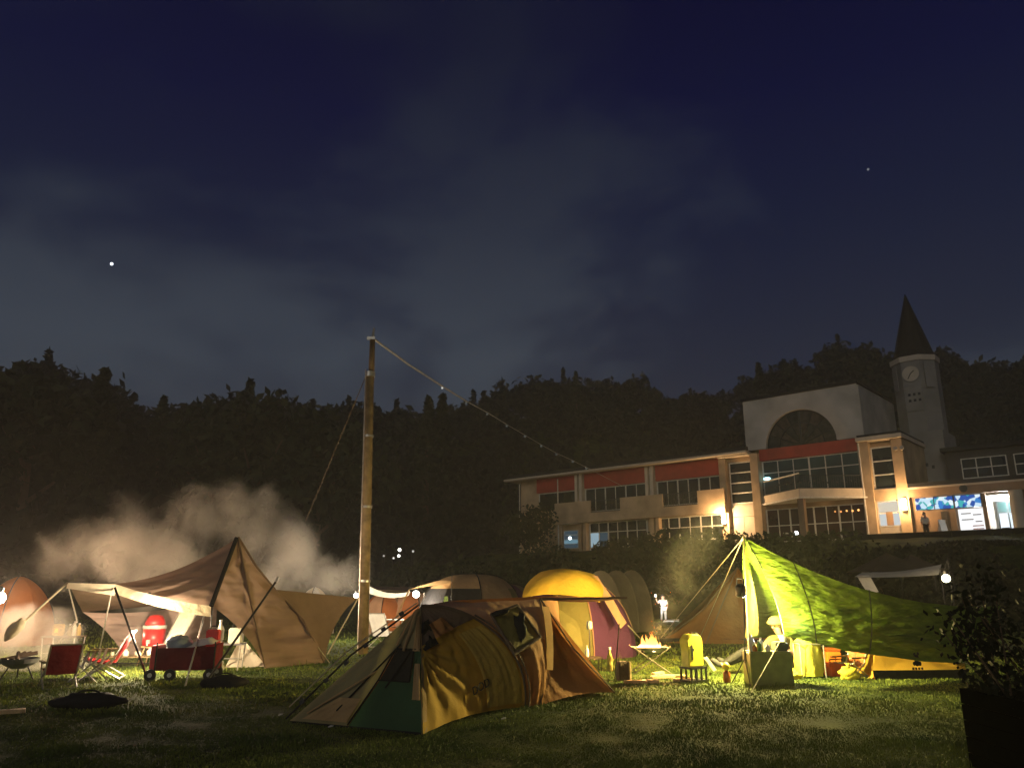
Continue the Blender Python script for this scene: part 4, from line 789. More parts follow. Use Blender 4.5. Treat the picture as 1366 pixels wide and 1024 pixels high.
aw0 = at(836,797,13.0); MB().patch(C + Vector((0,-.02,.0)), aw0, at(740,795,13.6), Cb, 16, 6, e=((0,0,-.05), None, (-.0,0,-.02), None), wr=.015, seed=31).build('awning', M['salmon'], ft, True); MB().tube(C, aw0, .018).build('awning_pole', M['tandark'], ft); MB().tube(at(826,832,13.0), gnd(820,908), .009).build('tent_pole', M['black'], ft)
lg = wallE(.56, .20); ex = (wallE(.62,.2) - wallE(.50,.2)).normalized(); ez = (wallE(.56,.26) - wallE(.56,.14)).normalized(); en = ex.cross(ez).normalized(); ez = en.cross(ex)
mw = Matrix((ex, ez, en)).transposed().to_4x4(); mw.translation = lg + en*.04 - ORG[ft]
text_mesh('lettering', 'DOD', .15, M['blackcloth'], ft, mw @ Matrix.Rotation(R(12), 4, 'Z'), .004)

# ------------------------------------------------------------------ tents behind
bulb_lamp('camp_bulb', 'white bulb shining under the pale tarp edge beside the tan shelter', 'lamp', at(555,792,24), .10, 30, 220, (1, .82, .58), ecol=(1,.95,.85))
bulb_lamp('camp_bulb', 'small white bulb peeping out beside the wooden pole', 'lamp', at(475,794,25), .07, 22, 300, (1, .84, .62), ecol=(1,.95,.85), off=(-.3,-.1,.2))
tp = thing('tarp', 'brown tarp with a pale drooping edge between the pole and the tan shelter', 'tarp', at(525,800,26)); MB().patch(at(492,786,25), at(566,789,26), at(560,783,29), at(497,782,29), 14, 8, sag=(0,0,-.12), wr=.02, seed=3).build('cloth', M['tandark'], tp, True); MB().patch(at(492,791,25), at(545,794,25.5), at(547,788,25.5), at(492,781,25), 14, 4, e=((0,0,-.1), None, (0,0,-.14), None), wr=.02, seed=5).build('hem', M['white'], tp, True)
for q in ((492,25), (566,26)): 
    g_ = at(q[0], 790, q[1]); MB().tube(Vector((g_.x, g_.y, 0)), g_, .02).build('tent_pole', M['alu'], tp)
dome('dome_tent', 'small orange tent close beside the wooden pole under the brown tarp', 515, 30, 1.0, 1.0, 1.45, [M['orange'], M['salmon']], pw=.9, seed=5, group='orange tents under the brown tarp')
dome('dome_tent', 'small orange tent next to the white bulb under the brown tarp', 552, 30, 1.0, 1.0, 1.5, [M['salmon'], M['orange']], rz=.4, pw=.9, seed=6, group='orange tents under the brown tarp')
t, pt, c = dome('dome_tent', 'tan dome shelter, black panels for its dark open front, behind the khaki tent', 630, 25, 1.75, 1.6, 2.05, [M['sand'], M['sand'], M['olive'], M['blackcloth'], M['blackcloth'], M['blackcloth'], M['sand'], M['olive']], rz=.25, pw=.62, seed=7, top=M['sand'])  # black panels stand in for the unlit inside of the open front
MB().patch(at(545,786,23.2), at(603,777,24), at(640,768,25), at(600,769,25.5), 12, 8, sag=(0,0,.03), wr=.02, seed=8).build('awning', M['sand'], t, True); MB().tube(at(546,786,23.2), at(528,824,23), .022).build('tent_pole', M['sand'], t); MB().tube(at(603,764,23.4), at(602,812,23.4), .012).build('tent_pole', M['black'], t)
gt = thing('towel', 'pale green towel hanging before the black front panels of the tan shelter', 'towel', at(595,812,23.2)); MB().patch(at(590,811,23.2), at(599,811,23.2), at(597,795,23.2), at(593,795,23.2), 6, 8, wr=.03, seed=4).build('cloth', mat('pale_green_cloth', (.38,.55,.20), .7), gt, True)
MB().tube(at(588,794,23.2), at(602,794,23.2), .008).build('rail', M['black'], gt)
dome('dome_tent', 'pale tent top peeping over the dark end panel of the brown shelter', 420, 30, .8, .8, 1.66, [M['white'], M['cream']], pw=1.2, seed=21)
# pale camp furniture beside pole
fw = gnd(515,838); fw = Vector((fw.x*.8, 25.5, 0)) if False else Vector((at(515,800,24).x, 24, 0)); table('white topped camp table near the wooden pole, beneath the tarp', fw, 1.1, .6, .72, .1, M['white'], M['alu'])
ch = fw + Vector((.2,-.9,0)); folding_chair('pale frame folding chair standing in front of the white topped table', ch, R(60), M['white'], None)
# purple and yellow dome
t, pt, c = dome('dome_tent', 'dome tent with yellow top and purple sides behind the khaki tent', 765, 20.5, 1.60, 1.6, 1.86, [M['purple'], M['purple'], M['salmon'], M['purple'], M['purple'], M['olive'], M['purple'], M['purple']], rz=R(12), pw=.98, seed=9, poles=M['salmon'])
MB().patch(at(697,797,18.6), at(800,803,18.7), at(793,766,19.6), at(722,762,19.8), 22, 12, e=((0,0,.12), (.15,0,-.0), (0,0,.10), (-.12,0,.02)), sag=(0,-.30,.16), wr=.03, fu=3, fv=2, seed=10, rad=0).build('fly_panel', M['yellow'], t, True)
MB().patch(at(797,768,19.4), at(836,830,18.9), at(828,838,18.8), at(786,766,19.4), 10, 6, sag=(.06,-.05,.06), wr=.01, seed=12).build('fly_edge', M['salmon'], t, True); MB().path([at(697,797,18.6), at(683,801,18.6)], .02).build('fly_edge', M['salmon'], t)
MB().patch(at(735,858,18.2), at(778,862,18.2), at(772,830,18.4), at(728,800,18.6), 14, 12, sag=(0,-.1,0), wr=.04, fu=2, fv=3, seed=13).build('door_flap', M['olive'], t, True)
MB().path([at(838,834,18.8), gnd(868,866)], .016).build('guy_rope', M['rope'], t)
dome('dome_tent', 'dark purple tent peeping between the tan shelter and the yellow dome', 672, 26, 1.3, 1.3, 1.75, [M['purple'], M['tandark']], pw=.7, seed=15)
# tunnel tent
def tunnel(name, label, p0, p1, rad0, rad1, h0, h1, m, n=3, back=0):
    p0 = Vector(p0); p1 = Vector(p1); t = thing(name, label, 'tent', p0.lerp(p1, .5)); d = (p1 - p0); s = Vector((-d.y, d.x, 0)).normalized()
    def pt(k, a):
        r = rad0 + (rad1 - rad0)*k; h = h0 + (h1 - h0)*k; k2 = k*n % 1; sg = 1 - .05*4*k2*(1-k2)
        return p0 + d*k - s*r*cos(a)*sg + Vector((0, 0, h*sin(a)**.8*sg))
    for i in range(n):
        nu, nv = 8, 18; vs = [pt((i + u/nu)/n*.9999, pi*v/nv) + Vector((0,0,.02*mnoise.noise(Vector((i + u*.4, v*.7, 2))))) for v in range(nv+1) for u in range(nu+1)]; w = nu + 1
        MB().add(vs, [(v*w+u, v*w+u+1, (v+1)*w+u+1, (v+1)*w+u) for v in range(nv) for u in range(nu)]).build('tent_panel', m, t, True)
    for i in range(n + 1): MB().path([pt(min(.9999,i/n), pi*v/16) + Vector((0,0,.01)) for v in range(17)], .03, 6).build('tent_pole', m, t)
    for k in (0, .9999): MB().add([pt(k, pi*v/16) for v in range(17)], [tuple(range(17))]).build('end_panel', m, t)
    return t
tq = at(800,790,31); tq2 = at(838,790,33); tunnel('tunnel_tent', 'grey olive tunnel tent with hoops beyond the yellow and purple dome', (tq.x, 30.5, 0), (tq2.x, 32.0, 0), 1.0, .95, 2.25, 2.30, M['greyolive'], 2)
# rust pyramid tent
rz0 = 24.5; ra = at(984,756,25.8); rc = [gnd(880,857), gnd(1050,859), gnd(1050,859) + Vector((.6,3.4,0)), gnd(880,857) + Vector((1.2,3.6,0))]; rt = thing('pyramid_tent', 'big rust brown pyramid tent behind the guy ropes of the green tarp', 'tent', (ra.x, ra.y, 0))
md = rc[0].lerp(rc[1], .36) + Vector((0,-.12,0)); mh = rc[0].lerp(ra, .62)
MB().patch(rc[0], md, ra, ra, 16, 22, e=(None, None, None, (.12,0,-.16)), sag=(0,.15,-.03), wr=.05, fu=2, fv=6, seed=1).build('tent_panel', M['tipi'], rt, True); MB().patch(md, rc[1], ra, ra, 20, 22, sag=(0,.18,-.05), wr=.06, fu=5, fv=2, seed=2).build('tent_panel', M['tipi'], rt, True)
for i in (1, 2, 3): MB().patch(rc[i], rc[(i+1) % 4], ra, ra, 12, 14, sag=(0,0,-.05), wr=.04, seed=3+i).build('tent_panel', M['tipi'], rt, True)
MB().path([md + Vector((0,-.02,0)), ra], .02).path([rc[0], rc[0].lerp(ra, .5) + Vector((.12,0,-.16)), ra], .016).build('seam', M['tandark'], rt)
MB().tube((ra.x, ra.y, 0), ra + Vector((0,0,.12)), .03).build('centre_pole', M['black'], rt)
MB().patch(rc[0] + Vector((0,-.01,.0)), rc[1] + Vector((0,-.01,0)), rc[1] + Vector((0,.05,.14)), rc[0] + Vector((0,.05,.14)), 20, 3, wr=.02, seed=8).build('mud_flap', M['blackcloth'], rt, True)
# pale tarp and brown canopies up the slope on the right
pq = thing('tarp', 'narrow white tarp lit by the lantern below the school entrance', 'tarp', at(1200,800,30)); MB().patch(at(1140,769,29), at(1252,766,28), at(1256,752,29), at(1150,763,31), 20, 8, e=((0,0,-.05), None, (0,0,-.10), None), wr=.04, fu=4, fv=2, seed=2).build('cloth', M['white'], pq, True); MB().patch(at(1143,768,29.2), at(1158,792,28.6), at(1172,789,28.8), at(1160,767,29.4), 8, 8, wr=.03, seed=4).build('side_flap', M['white'], pq, True)
for q in ((1142,769,29), (1254,758,28.2)):
    g_ = at(*q); MB().tube((g_.x, g_.y, terr_z(g_.x, g_.y) - .1), g_, .02).build('tent_pole', M['black'], pq)
for i, (px, w) in enumerate(((1182, 1.35), (1215, 1.15))):
    a_ = at(px, 737 + i*2, 36); z0 = terr_z(a_.x, a_.y); t = thing('canopy', 'dim brown pointed canopy, %s of the two behind the white tarp' % ('taller' if i == 0 else 'lower'), 'canopy', (a_.x, a_.y, z0), 'brown canopies behind the white tarp')
    cc = [a_ + Vector((x*w, y*w, -.85)) for x, y in ((-1,-1),(1,-1),(1,1),(-1,1))]
    for k in range(4): MB().patch(cc[k], cc[(k+1) % 4], a_, a_, 8, 8, sag=(0,0,-.05), wr=.02, seed=k).build('roof_panel', M['canopybrown'], t, True)
    for q in cc: MB().tube((q.x, q.y, min(z0, q.z - 1)), q, .025).build('leg', M['black'], t)
bl = at(1262,771,27); lt = bulb_lamp('lantern', 'round glowing lantern hanging at the end of the white tarp', 'lantern', bl, .13, 24, 110, (1, .74, .40), ecol=(1,.90,.62), off=(-.32,-.1,.08)); MB().tube((bl.x + .15, bl.y, terr_z(bl.x, bl.y) - .1), bl + Vector((.15,0,.7)), .018).tube(bl + Vector((.15,0,.68)), bl + Vector((0,0,.3)), .012).build('stand', M['black'], lt)

# ------------------------------------------------------------------ green tarp camp on the right
TP = at(992,716,15.2); TLc = at(1045,847,14.3); TR = at(1288,884,14.6); TE = at(1335,808,18.5); FLc = at(1001,850,17.0); FRc = at(1290,850,20)
gt = thing('tarp', 'bright green tarp slung from a pole, sweeping down to the ochre tent', 'tarp', (TP.x, TP.y, 0))
MB().patch(TLc, TR, TE, TP, 70, 44, e=((0,-.05,-.10), None, (-.12,-.05,-.40), (.14,.04,-.06)), sag=(0,.06,-.08), wr=.085, fu=9, fv=22, seed=31, rad=.25).build('near_panel', M['tarp'], gt, True)
MB().patch(FLc, FRc, TE + Vector((0,.02,.0)), TP + Vector((0,.02,0)), 30, 24, e=(None, None, (-.12,-.05,-.40), (-.05,.05,.10)), sag=(0,-.05,-.10), wr=.05, fu=5, fv=8, seed=33).build('far_panel', M['tarp'], gt, True)
def tarp_pt(u, v):
    p = TLc*(1-u)*(1-v) + TR*u*(1-v) + TE*u*v + TP*(1-u)*v; U4 = 4*u*(1-u); V4 = 4*v*(1-v)
    return p + Vector((0,-.05,-.10))*U4*(1-v) + Vector((-.12,-.05,-.40))*U4*v + Vector((.14,.04,-.06))*V4*(1-u) + Vector((0,.06,-.08))*U4*V4 + Vector((0,-.05,.01))
for u in (.0, .17, .45): MB().path([tarp_pt(u, v/10) for v in range(11)], .012, 5).build('seam', M['boxdark'], gt)
MB().tube(gnd(1000,902), TP + Vector((0,0,.05)), .014).build('tent_pole', M['darkwood'], gt)
for g in ((880,852), (930,858)): MB().path([TP, gnd(*g)], .009).build('guy_rope', M['rope'], gt)
MB().path([TLc, gnd(1002,924)], .009).build('guy_rope', M['rope'], gt); MB().path([TR, gnd(1310,893)], .01).build('guy_rope', M['rope'], gt)
sw = thing('cloth', 'pale yellow cloth hanging down behind the tarp pole', 'cloth', at(1003,850,15.6)); MB().patch(at(994,850,15.7), at(1012,846,15.9), at(1000,760,15.6), at(996,760,15.5), 8, 20, e=((0,0,0), (.05,0,.0), None, (.02,0,0)), sag=(0,.05,0), wr=.05, fu=2, fv=3, seed=3).build('cloth', M['olive'], sw, True)
# lantern stand with a black lantern, lamp glowing behind it
sl = gnd(996,912); ls = thing('lantern_stand', 'dark tripod lantern stand in front of the green tarp pole', 'stand', sl); htop = at(988,772,14.45)
MB().tube(sl + Vector((0,0,.35)), Vector((htop.x, sl.y, htop.z)), .013).build('pole', M['black'], ls); MB().tube(Vector((htop.x, sl.y, htop.z)), htop + Vector((-.03,.12,.02)), .010).build('hook', M['black'], ls)
for i in range(3):
    a = i*2.09 + .5; MB().tube(sl + Vector((.26*cos(a), .26*sin(a), 0)), sl + Vector((0,0,.42)), .011).build('leg', M['black'], ls)
hl = at(988,787,14.5); hb = thing('lantern', 'black lantern hanging from the tripod stand, seen from its dark back', 'lantern', hl)
MB().lathe(hl - Vector((0,0,.12)), [(.06,0),(.095,.03),(.095,.19),(.05,.24)], 14).build('housing', M['black'], hb, True); MB().path([hl + Vector((-.07,0,.10)), hl + Vector((-.05,0,.2)), hl + Vector((.05,0,.2)), hl + Vector((.07,0,.1))], .008).build('handle', M['grey'], hb)
ml = at(992,793,14.85); bulb_lamp('lamp', 'bright lamp hung on the tarp pole, mostly hidden behind the black lantern', 'lamp', ml, .05, 60, 1850, (1, .81, .27), hang=ml + Vector((.05,.35,.3)), off=(-.03,.0,-.13), ecol=(1,.95,.75))
M['steel'] = mat('sooty_steel', (.12,.10,.07), .6, .5)
# fire pit with flames
fb = gnd(874,900); fb = Vector((fb.x, 16.2, 0)); ff = thing('fire_stand', 'folding crossed leg fire stand with burning wood before the yellow container', 'fire pit', fb); S = lambda x, y, z: fb + Vector((x, y, z))
for y in (-.22, .22): MB().tube(S(-.36,y,.0), S(.38,y,.50), .012).build('leg', M['steel'], ff); MB().tube(S(.36,y,0), S(-.38,y,.50), .012).build('leg', M['steel'], ff)
MB().patch(S(-.36,-.22,.48), S(.36,-.22,.48), S(.36,.22,.48), S(-.36,.22,.48), 10, 6, sag=(0,0,-.16)).build('fire_sheet', M['grey'], ff, True)
for i in range(5): MB().tube(S(-.26 + .09*i, -.14, .38 + .02*i), S(.22 - .1*i, .13, .44 + .03*(i % 2)), .03, n=7).build('log', M['bark'], ff)
m, t_, b, o_ = newmat('flame'); lw = t_.nodes.new('ShaderNodeTexCoord'); sz_ = t_.nodes.new('ShaderNodeSeparateXYZ'); t_.links.new(lw.outputs['Object'], sz_.inputs[0])
rp = t_.nodes.new('ShaderNodeValToRGB'); mr_ = t_.nodes.new('ShaderNodeMapRange'); mr_.inputs[1].default_value = .38; mr_.inputs[2].default_value = .74; t_.links.new(sz_.outputs['Z'], mr_.inputs[0]); t_.links.new(mr_.outputs[0], rp.inputs[0])
rp.color_ramp.elements[0].color = (9, 6.5, 3.2, 1); rp.color_ramp.elements[1].color = (1.1, .26, .03, 1); e = rp.color_ramp.elements.new(.45); e.color = (4, 1.7, .35, 1)
em = t_.nodes.new('ShaderNodeEmission'); t_.links.new(rp.outputs[0], em.inputs[0]); t_.links.new(em.outputs[0], o_.inputs[0]); M['flame'] = m
fr = random.Random(4)
for i in range(22):
    x, y = fr.gauss(0,.11), fr.uniform(-.12,.12); x = max(-.26, min(.26, x)); h = (.14 + .30*fr.random())*(1 - 2.6*abs(x)); r_ = .05 + .04*fr.random()
    vs = []; nn = 7
    for j in range(7):
        k = j/6; rr_ = r_*(sin(pi*min(1,k*.8+.22)))*(1-k*.72); ox = .07*sin(k*3 + i)*k
        vs += [S(x + ox + rr_*cos(2*pi*q/nn), y + rr_*sin(2*pi*q/nn), .40 + h*k) for q in range(nn)]
    MB().add(vs, [(j*nn+q, j*nn+(q+1) % nn, (j+1)*nn+(q+1) % nn, (j+1)*nn+q) for j in range(6) for q in range(nn)]).build('flame', M['flame'], ff, True)
for i in range(12):
    q = S(fr.gauss(.05,.12), fr.uniform(-.1,.1), .75 + .8*fr.random()**2); MB().ball(q, .006 + .005*fr.random(), 5, 3).build('spark', M['flame'], ff)
light(ff, S(0,-.05,.85), 420, (1, .48, .14), .12, 'fire_light')
# firewood
wb = gnd(831,908); wb_ = thing('log', 'short split log standing on end beside the fire stand', 'log', wb); MB().bbox(wb + Vector((0,0,.17)), (.20,.18,.34), .3, bev=.02).build('body', M['bark'], wb_); MB().bbox(wb + Vector((.11,-.02,.17)), (.03,.15,.33), .3).build('split_face', M['splitwood'], wb_)
for i, (px, py, ln, rz, lab) in enumerate(((848,912,.42,.05,'pale plank lying flat at the foot of the standing log'), (868,911,.30,-.2,'short pale offcut between the plank and the fire stand'), (884,905,.50,.4,'split firewood stick under the fire stand, pointing at the yellow container'), (900,904,.46,-.35,'crossed split firewood stick under the fire stand'), (912,909,.40,.1,'split firewood stick nearest the yellow container'), (878,900,.36,.8,'split firewood stick behind the others under the fire stand'))):
    q = gnd(px, py); t = thing('firewood', lab, 'firewood', q, 'firewood lying round the fire stand'); MB().bbox(q + Vector((0,0,.035)), (ln,.08,.055), rz, .1, bev=.012).build('stick', M['splitwood'], t)
# small kitchen things beyond the vestibule tip
kq = gnd(797,902); kq = Vector((kq.x, 16.6, 0)); table('small dark table with bottles beyond the tip of the big ochre tent', kq, .42, .34, .26, .1, M['darkwood'], M['black'])
bottle('pale bottle on the small dark table beyond the ochre tent tip', kq + Vector((-.08,0,.262)), .22, .04, M['pale'], M['white']); bottle('yellowish bottle standing on the grass between the ochre tent tip and the standing log', Vector((kq.x + .36, 16.4, 0)), .46, .06, M['olive'], M['white'])
pk = Vector((kq.x + .02, 17.0, 0)); pt_ = thing('lantern_stand', 'thin stand topped by a small white lantern beyond the ochre tent tip', 'stand', pk); MB().tube(pk, pk + Vector((0,0,.78)), .012).build('pole', M['black'], pt_); MB().lathe(pk + Vector((0,0,.78)), [(.05,0),(.06,.03),(.055,.14),(.03,.17)], 12).build('lantern_glass', M['white'], pt_, True)
# yellow container on a black crate
cq = gnd(926,910); cs = thing('crate', 'black open sided crate carrying the yellow water container', 'crate', cq); crz = R(32); m4 = Matrix.Translation(cq) @ Matrix.Rotation(crz, 4, 'Z') @ Matrix.Diagonal((.80,.80,.97,1)); T = lambda x, y, z: m4 @ Vector((x, y, z))
for x in (-.22, -.07, .08, .22):
    for y in (-.16, .16): MB().box((x-.018, y-.014, 0), (x+.018, y+.014, .25), m4).build('post', M['black'], cs)
for z_ in (.02, .245): MB().box((-.25,-.18,z_), (.25,.18,z_+.035), m4).build('deck', M['black'], cs)
cq2 = T(-.02,0,.283); yc_ = thing('water_container', 'yellow water container with a dark grip slot, standing on the black crate', 'container', cq2)
prof = [(-.22,0),(.22,0),(.235,.08),(.23,.44),(.20,.52),(.10,.56),(-.10,.565),(-.17,.53),(-.25,.46),(-.24,.36),(-.215,.30)]
bm = bmesh.new(); vsA = [bm.verts.new(m4 @ Vector((x-.02, -.13, .283 + z))) for x, z in prof]; vsB = [bm.verts.new(m4 @ Vector((x-.02, .13, .283 + z))) for x, z in prof]; k = len(prof)
bm.faces.new(vsA); bm.faces.new(vsB[::-1]); [bm.faces.new((vsA[i], vsB[i], vsB[(i+1) % k], vsA[(i+1) % k])) for i in range(k)]; bmesh.ops.recalc_face_normals(bm, faces=bm.faces[:]); bmesh.ops.bevel(bm, geom=bm.edges[:], offset=.018, segments=3, affect='EDGES')
bm.verts.index_update(); bb_ = MB().add([v.co.copy() for v in bm.verts], [tuple(v.index for v in f.verts) for f in bm.faces]); bm.free(); bb_.build('body', M['yplastic'], yc_)
MB().box((-.155,-.138,.40), (-.115,-.131,.66), m4).box((-.155,-.139,.55), (-.08,-.132,.60), m4).build('grip_slot', M['black'], yc_); MB().lathe(T(.10,0,.84), [(.05,0),(.05,.03)], 12).build('cap', M['black'], yc_)
# orange bottle
bq = gnd(970,910); bottle('amber bottle with a yellow top standing on the grass before the person', bq, .26, .065, M['brownglass'], M['yplastic'])
MB().ball(bq + Vector((0,0,.27)), .068, 10, 7).build('yellow_top', M['yplastic'], bpy.data.objects['bottle.00' + '0'] if False else [o for o in COL.objects if o.get('label','').startswith('amber bottle')][0], True)
# white board
vq = gnd(947,895); vb = thing('board', 'small pale board leaning beside the yellow container', 'board', vq); MB().poly_extrude([at(939,877,15), at(944,876,15), at(956,893,15), at(952,895,15)], (0,.04,0)).build('panel', M['pale'], vb)
# green box with things on top
gq = gnd(1026,912); gb = box_thing('storage_box', 'olive green storage box used as a table in front of the person', 'storage box', gq, (.74,.42,.55), M['boxgreen'], .05)
box_thing('box', 'small dark green box on the end of the olive storage box', 'box', gq + Vector((.24,.02,.552)), (.22,.28,.15), M['boxdark'], .05)
for i, (dx, dy, h, r_, mm, lab) in enumerate(((-.30,-.1,.30,.035,'pale','tall white bottle at the end of the olive storage box'), (-.22,.05,.24,.04,'alu','steel flask beside the tall white bottle'), (-.16,-.12,.18,.045,'glassg','small green bottle on the olive storage box'), (-.08,.02,.22,.04,'pale','white cup shaped bottle in the middle of the olive storage box'), (-.25,-.16,.13,.04,'brownglass','small amber jar on the olive storage box'), (-.02,-.14,.12,.05,'pale','low pale jar next to the small dark green box'))):
    bottle(lab, gq + Vector((dx,dy,.552)), h, r_, M[mm], M['white'], 'bottles and jars on the olive storage box')
lq = at(1050,842,14.75); bulb_lamp('lantern', 'small white hand lantern shining between the person and the tarp edge', 'lantern', lq, .03, 40, 28, (.95,.97,1), off=(.03,-.02,.08))
# seated person
hp = at(1034,884,16.05); cl = Vector((hp.x + .05, hp.y + .05, 0)); lc_ = thing('camping_stool', 'low stool carrying the person beside the olive storage box', 'seat', cl)
MB().bbox(Vector((cl.x, cl.y, hp.z - .14)), (.50,.46,.05), .2).build('seat', M['blackcloth'], lc_)
for a in (-1, 1):
    for b_ in (-1, 1): MB().tube(Vector((cl.x + a*.2, cl.y + b_*.18, 0)), Vector((cl.x + a*.2, cl.y + b_*.18, hp.z - .16)), .014).build('leg', M['black'], lc_)
pe = thing('person', 'person in a pale towel hat sitting with dark trousered legs stretched out', 'person', (hp.x, hp.y, 0))
nk = at(1041,847,15.95); hd_ = at(1034,833,15.85); ch_ = hp.lerp(nk, .72); sR = at(1028,853,15.75); sL = at(1055,853,16.05); eR = at(1016,868,15.60); wR = at(1004,858,15.48); eL = at(1060,872,15.70); wL = at(1046,866,15.52)
hR = hp + Vector((-.08,-.10,.0)); hL = hp + Vector((-.02,.12,.0)); kR = at(996,866,15.80); kL = at(1000,870,16.05); aR = at(962,887,15.65); aL = at(970,885,15.95); tR = at(951,881,15.58); tL = at(960,880,15.90)
J = {'pelvis': (hp, .155), 'belly': (hp.lerp(ch_, .5), .145), 'chest': (ch_, .155), 'neck': (nk, .06), 'head': (hd_, .095), 'crown': (hd_ + Vector((.02,.02,.07)), .09),
     'sR': (sR, .072), 'eR': (eR, .047), 'Rwrist': (wR, .030), 'sL': (sL, .072), 'eL': (eL, .047), 'Lwrist': (wL, .030),
     'hR': (hR, .105), 'kR': (kR, .066), 'aR': (aR, .042), 'tR': (tR, .036), 'hL': (hL, .105), 'kL': (kL, .066), 'aL': (aL, .042), 'tL': (tL, .036)}
Bn = [('pelvis','belly'),('belly','chest'),('chest','neck'),('neck','head'),('head','crown'),('chest','sR'),('sR','eR'),('eR','Rwrist'),('chest','sL'),('sL','eL'),('eL','Lwrist'),('pelvis','hR'),('hR','kR'),('kR','aR'),('aR','tR'),('pelvis','hL'),('hL','kL'),('kL','aL'),('aL','tL')]
hand(J, Bn, 'R', wR, wR - eR, Vector((0,-.3,1))); hand(J, Bn, 'L', wL, wL - eL, Vector((-.3,-.3,1)))
bod = skinned('body', J, Bn, M['skin'], pe)
Jt = {k: (J[k][0], J[k][1]*1.22) for k in ('pelvis','belly','chest','sR','eR','sL','eL')}; skinned('shirt', Jt, [b_ for b_ in Bn if b_[0] in Jt and b_[1] in Jt], M['shirt'], pe)
Jt = {k: (J[k][0], J[k][1]*1.38) for k in ('pelvis','hR','kR','aR','hL','kL','aL')}; skinned('trousers', Jt, [b_ for b_ in Bn if b_[0] in Jt and b_[1] in Jt], M['jeans'], pe)
for a, b_ in ((aR, tR), (aL, tL)): MB().ball(a.lerp(b_, .6), .10, 12, 8, (1.25,.55,.55), Matrix.Rotation(R(35), 3, 'Y')).build('shoe', M['rubber'], pe, True)
fd = Vector((-.75,-.6,-.30)); head(pe, hd_, fd, .105, None)
MB().ball(hd_ + Vector((.02,.02,.055)), .145, 16, 10, (1,1,.85), jit=.10).build('towel_hat', M['capw'], pe, True); MB().lathe(hd_ + Vector((.01,.01,.02)), [(.135,-.02),(.165,.0),(.155,.05),(.13,.06)], 16).build('hat_band', M['capw'], pe, True)
MB().lathe(nk - Vector((.03,.05,.07)), [(.10,-.05),(.125,0),(.115,.05),(.08,.08)], 14).patch(nk + Vector((-.12,-.16,-.02)), nk + Vector((-.02,-.19,-.02)), nk + Vector((.0,-.24,-.20)), nk + Vector((-.13,-.21,-.20)), 6, 8, wr=.02, seed=3).build('neck_towel', M['white'], pe, True)
# things right of the person
oq = gnd(1062,900); t = table('small table behind the person carrying the orange box', oq + Vector((0,.5,0)), .45,.35,.45, 0, M['boxdark'], M['black']); box_thing('box', 'orange upright box on the small table beside the person', 'box', oq + Vector((0,.5,.452)), (.24,.16,.28), M['orangep'], .1, handle=True)
yq = gnd(1082,903); yb = thing('bin_stand', 'bin stand holding an open yellow rubbish bag', 'bin', yq)
for a in (-1, 1):
    for b_ in (-1, 1): MB().tube(yq + Vector((a*.22,b_*.17,0)), yq + Vector((a*.22,b_*.17,.60)), .011).build('leg', M['alu'], yb)
MB().path([yq + Vector((a*.22,b_*.17,.60)) for a, b_ in ((-1,-1),(1,-1),(1,1),(-1,1),(-1,-1))], .012).build('rim', M['alu'], yb)
bgm = MB(); nn = 22; vs = []
for j in range(12):
    k = j/11
    for i in range(nn):
        a = 2*pi*i/nn; r_ = (.235 + .03*sin(7*a + 2*k) + .02*sin(13*a + 5*k))*(.78 + .24*sin(pi*min(1, .25 + .6*k))) ; vs.append(yq + Vector((r_*cos(a), r_*.8*sin(a), .03 + .58*k + (.03*sin(5*a) if j == 11 else 0))))
bgm.add(vs, [(j*nn+i, j*nn+(i+1) % nn, (j+1)*nn+(i+1) % nn, (j+1)*nn+i) for j in range(11) for i in range(nn)]).add([v for v in vs[:nn]], [tuple(range(nn))]); bgm.build('bag', M['ybag'], yb, True)
MB().ball(yq + Vector((-.02,-.02,.63)), .16, 16, 9, (1.2,.9,.5), jit=.6).build('crumpled_top', M['ybag'], yb, True)
sack('small tied yellow bag on the grass in front of the red orange container', gnd(1133,906) + Vector((0,0,.10)), .16, (1.1,.9,.75), M['ybag'], jit=.5, knot=True)
sack('small crumpled yellow bag beside the bin stand', gnd(1062,906) + Vector((0,.05,.07)), .11, (1.2,.9,.7), M['ybag'], jit=.5, knot=True)
box_thing('container', 'red orange container lying on the grass behind the tied yellow bag', 'container', gnd(1117,901), (.42,.26,.24), M['redorange'], .2, handle=True)
box_thing('box', 'dull red box stacked behind the red orange container', 'box', gnd(1112,893), (.30,.26,.44), M['orangep'], -.1, lid=M['brownglass'])
nq = gnd(1140,903) + Vector((0,.15,0)); folding_chair('yellow orange low chair tipped beside the ochre tent', nq, R(-150), M['orange'], None, .62)
ply = thing('board', 'tan plywood board propped behind the low chair by the ochre tent', 'board', gnd(1140,897)); MB().poly_extrude([at(1128,868,15.7), at(1152,886,15.5), at(1153,852,15.8), at(1135,850,15.9)], (0,.03,0)).build('panel', M['sand'], ply)
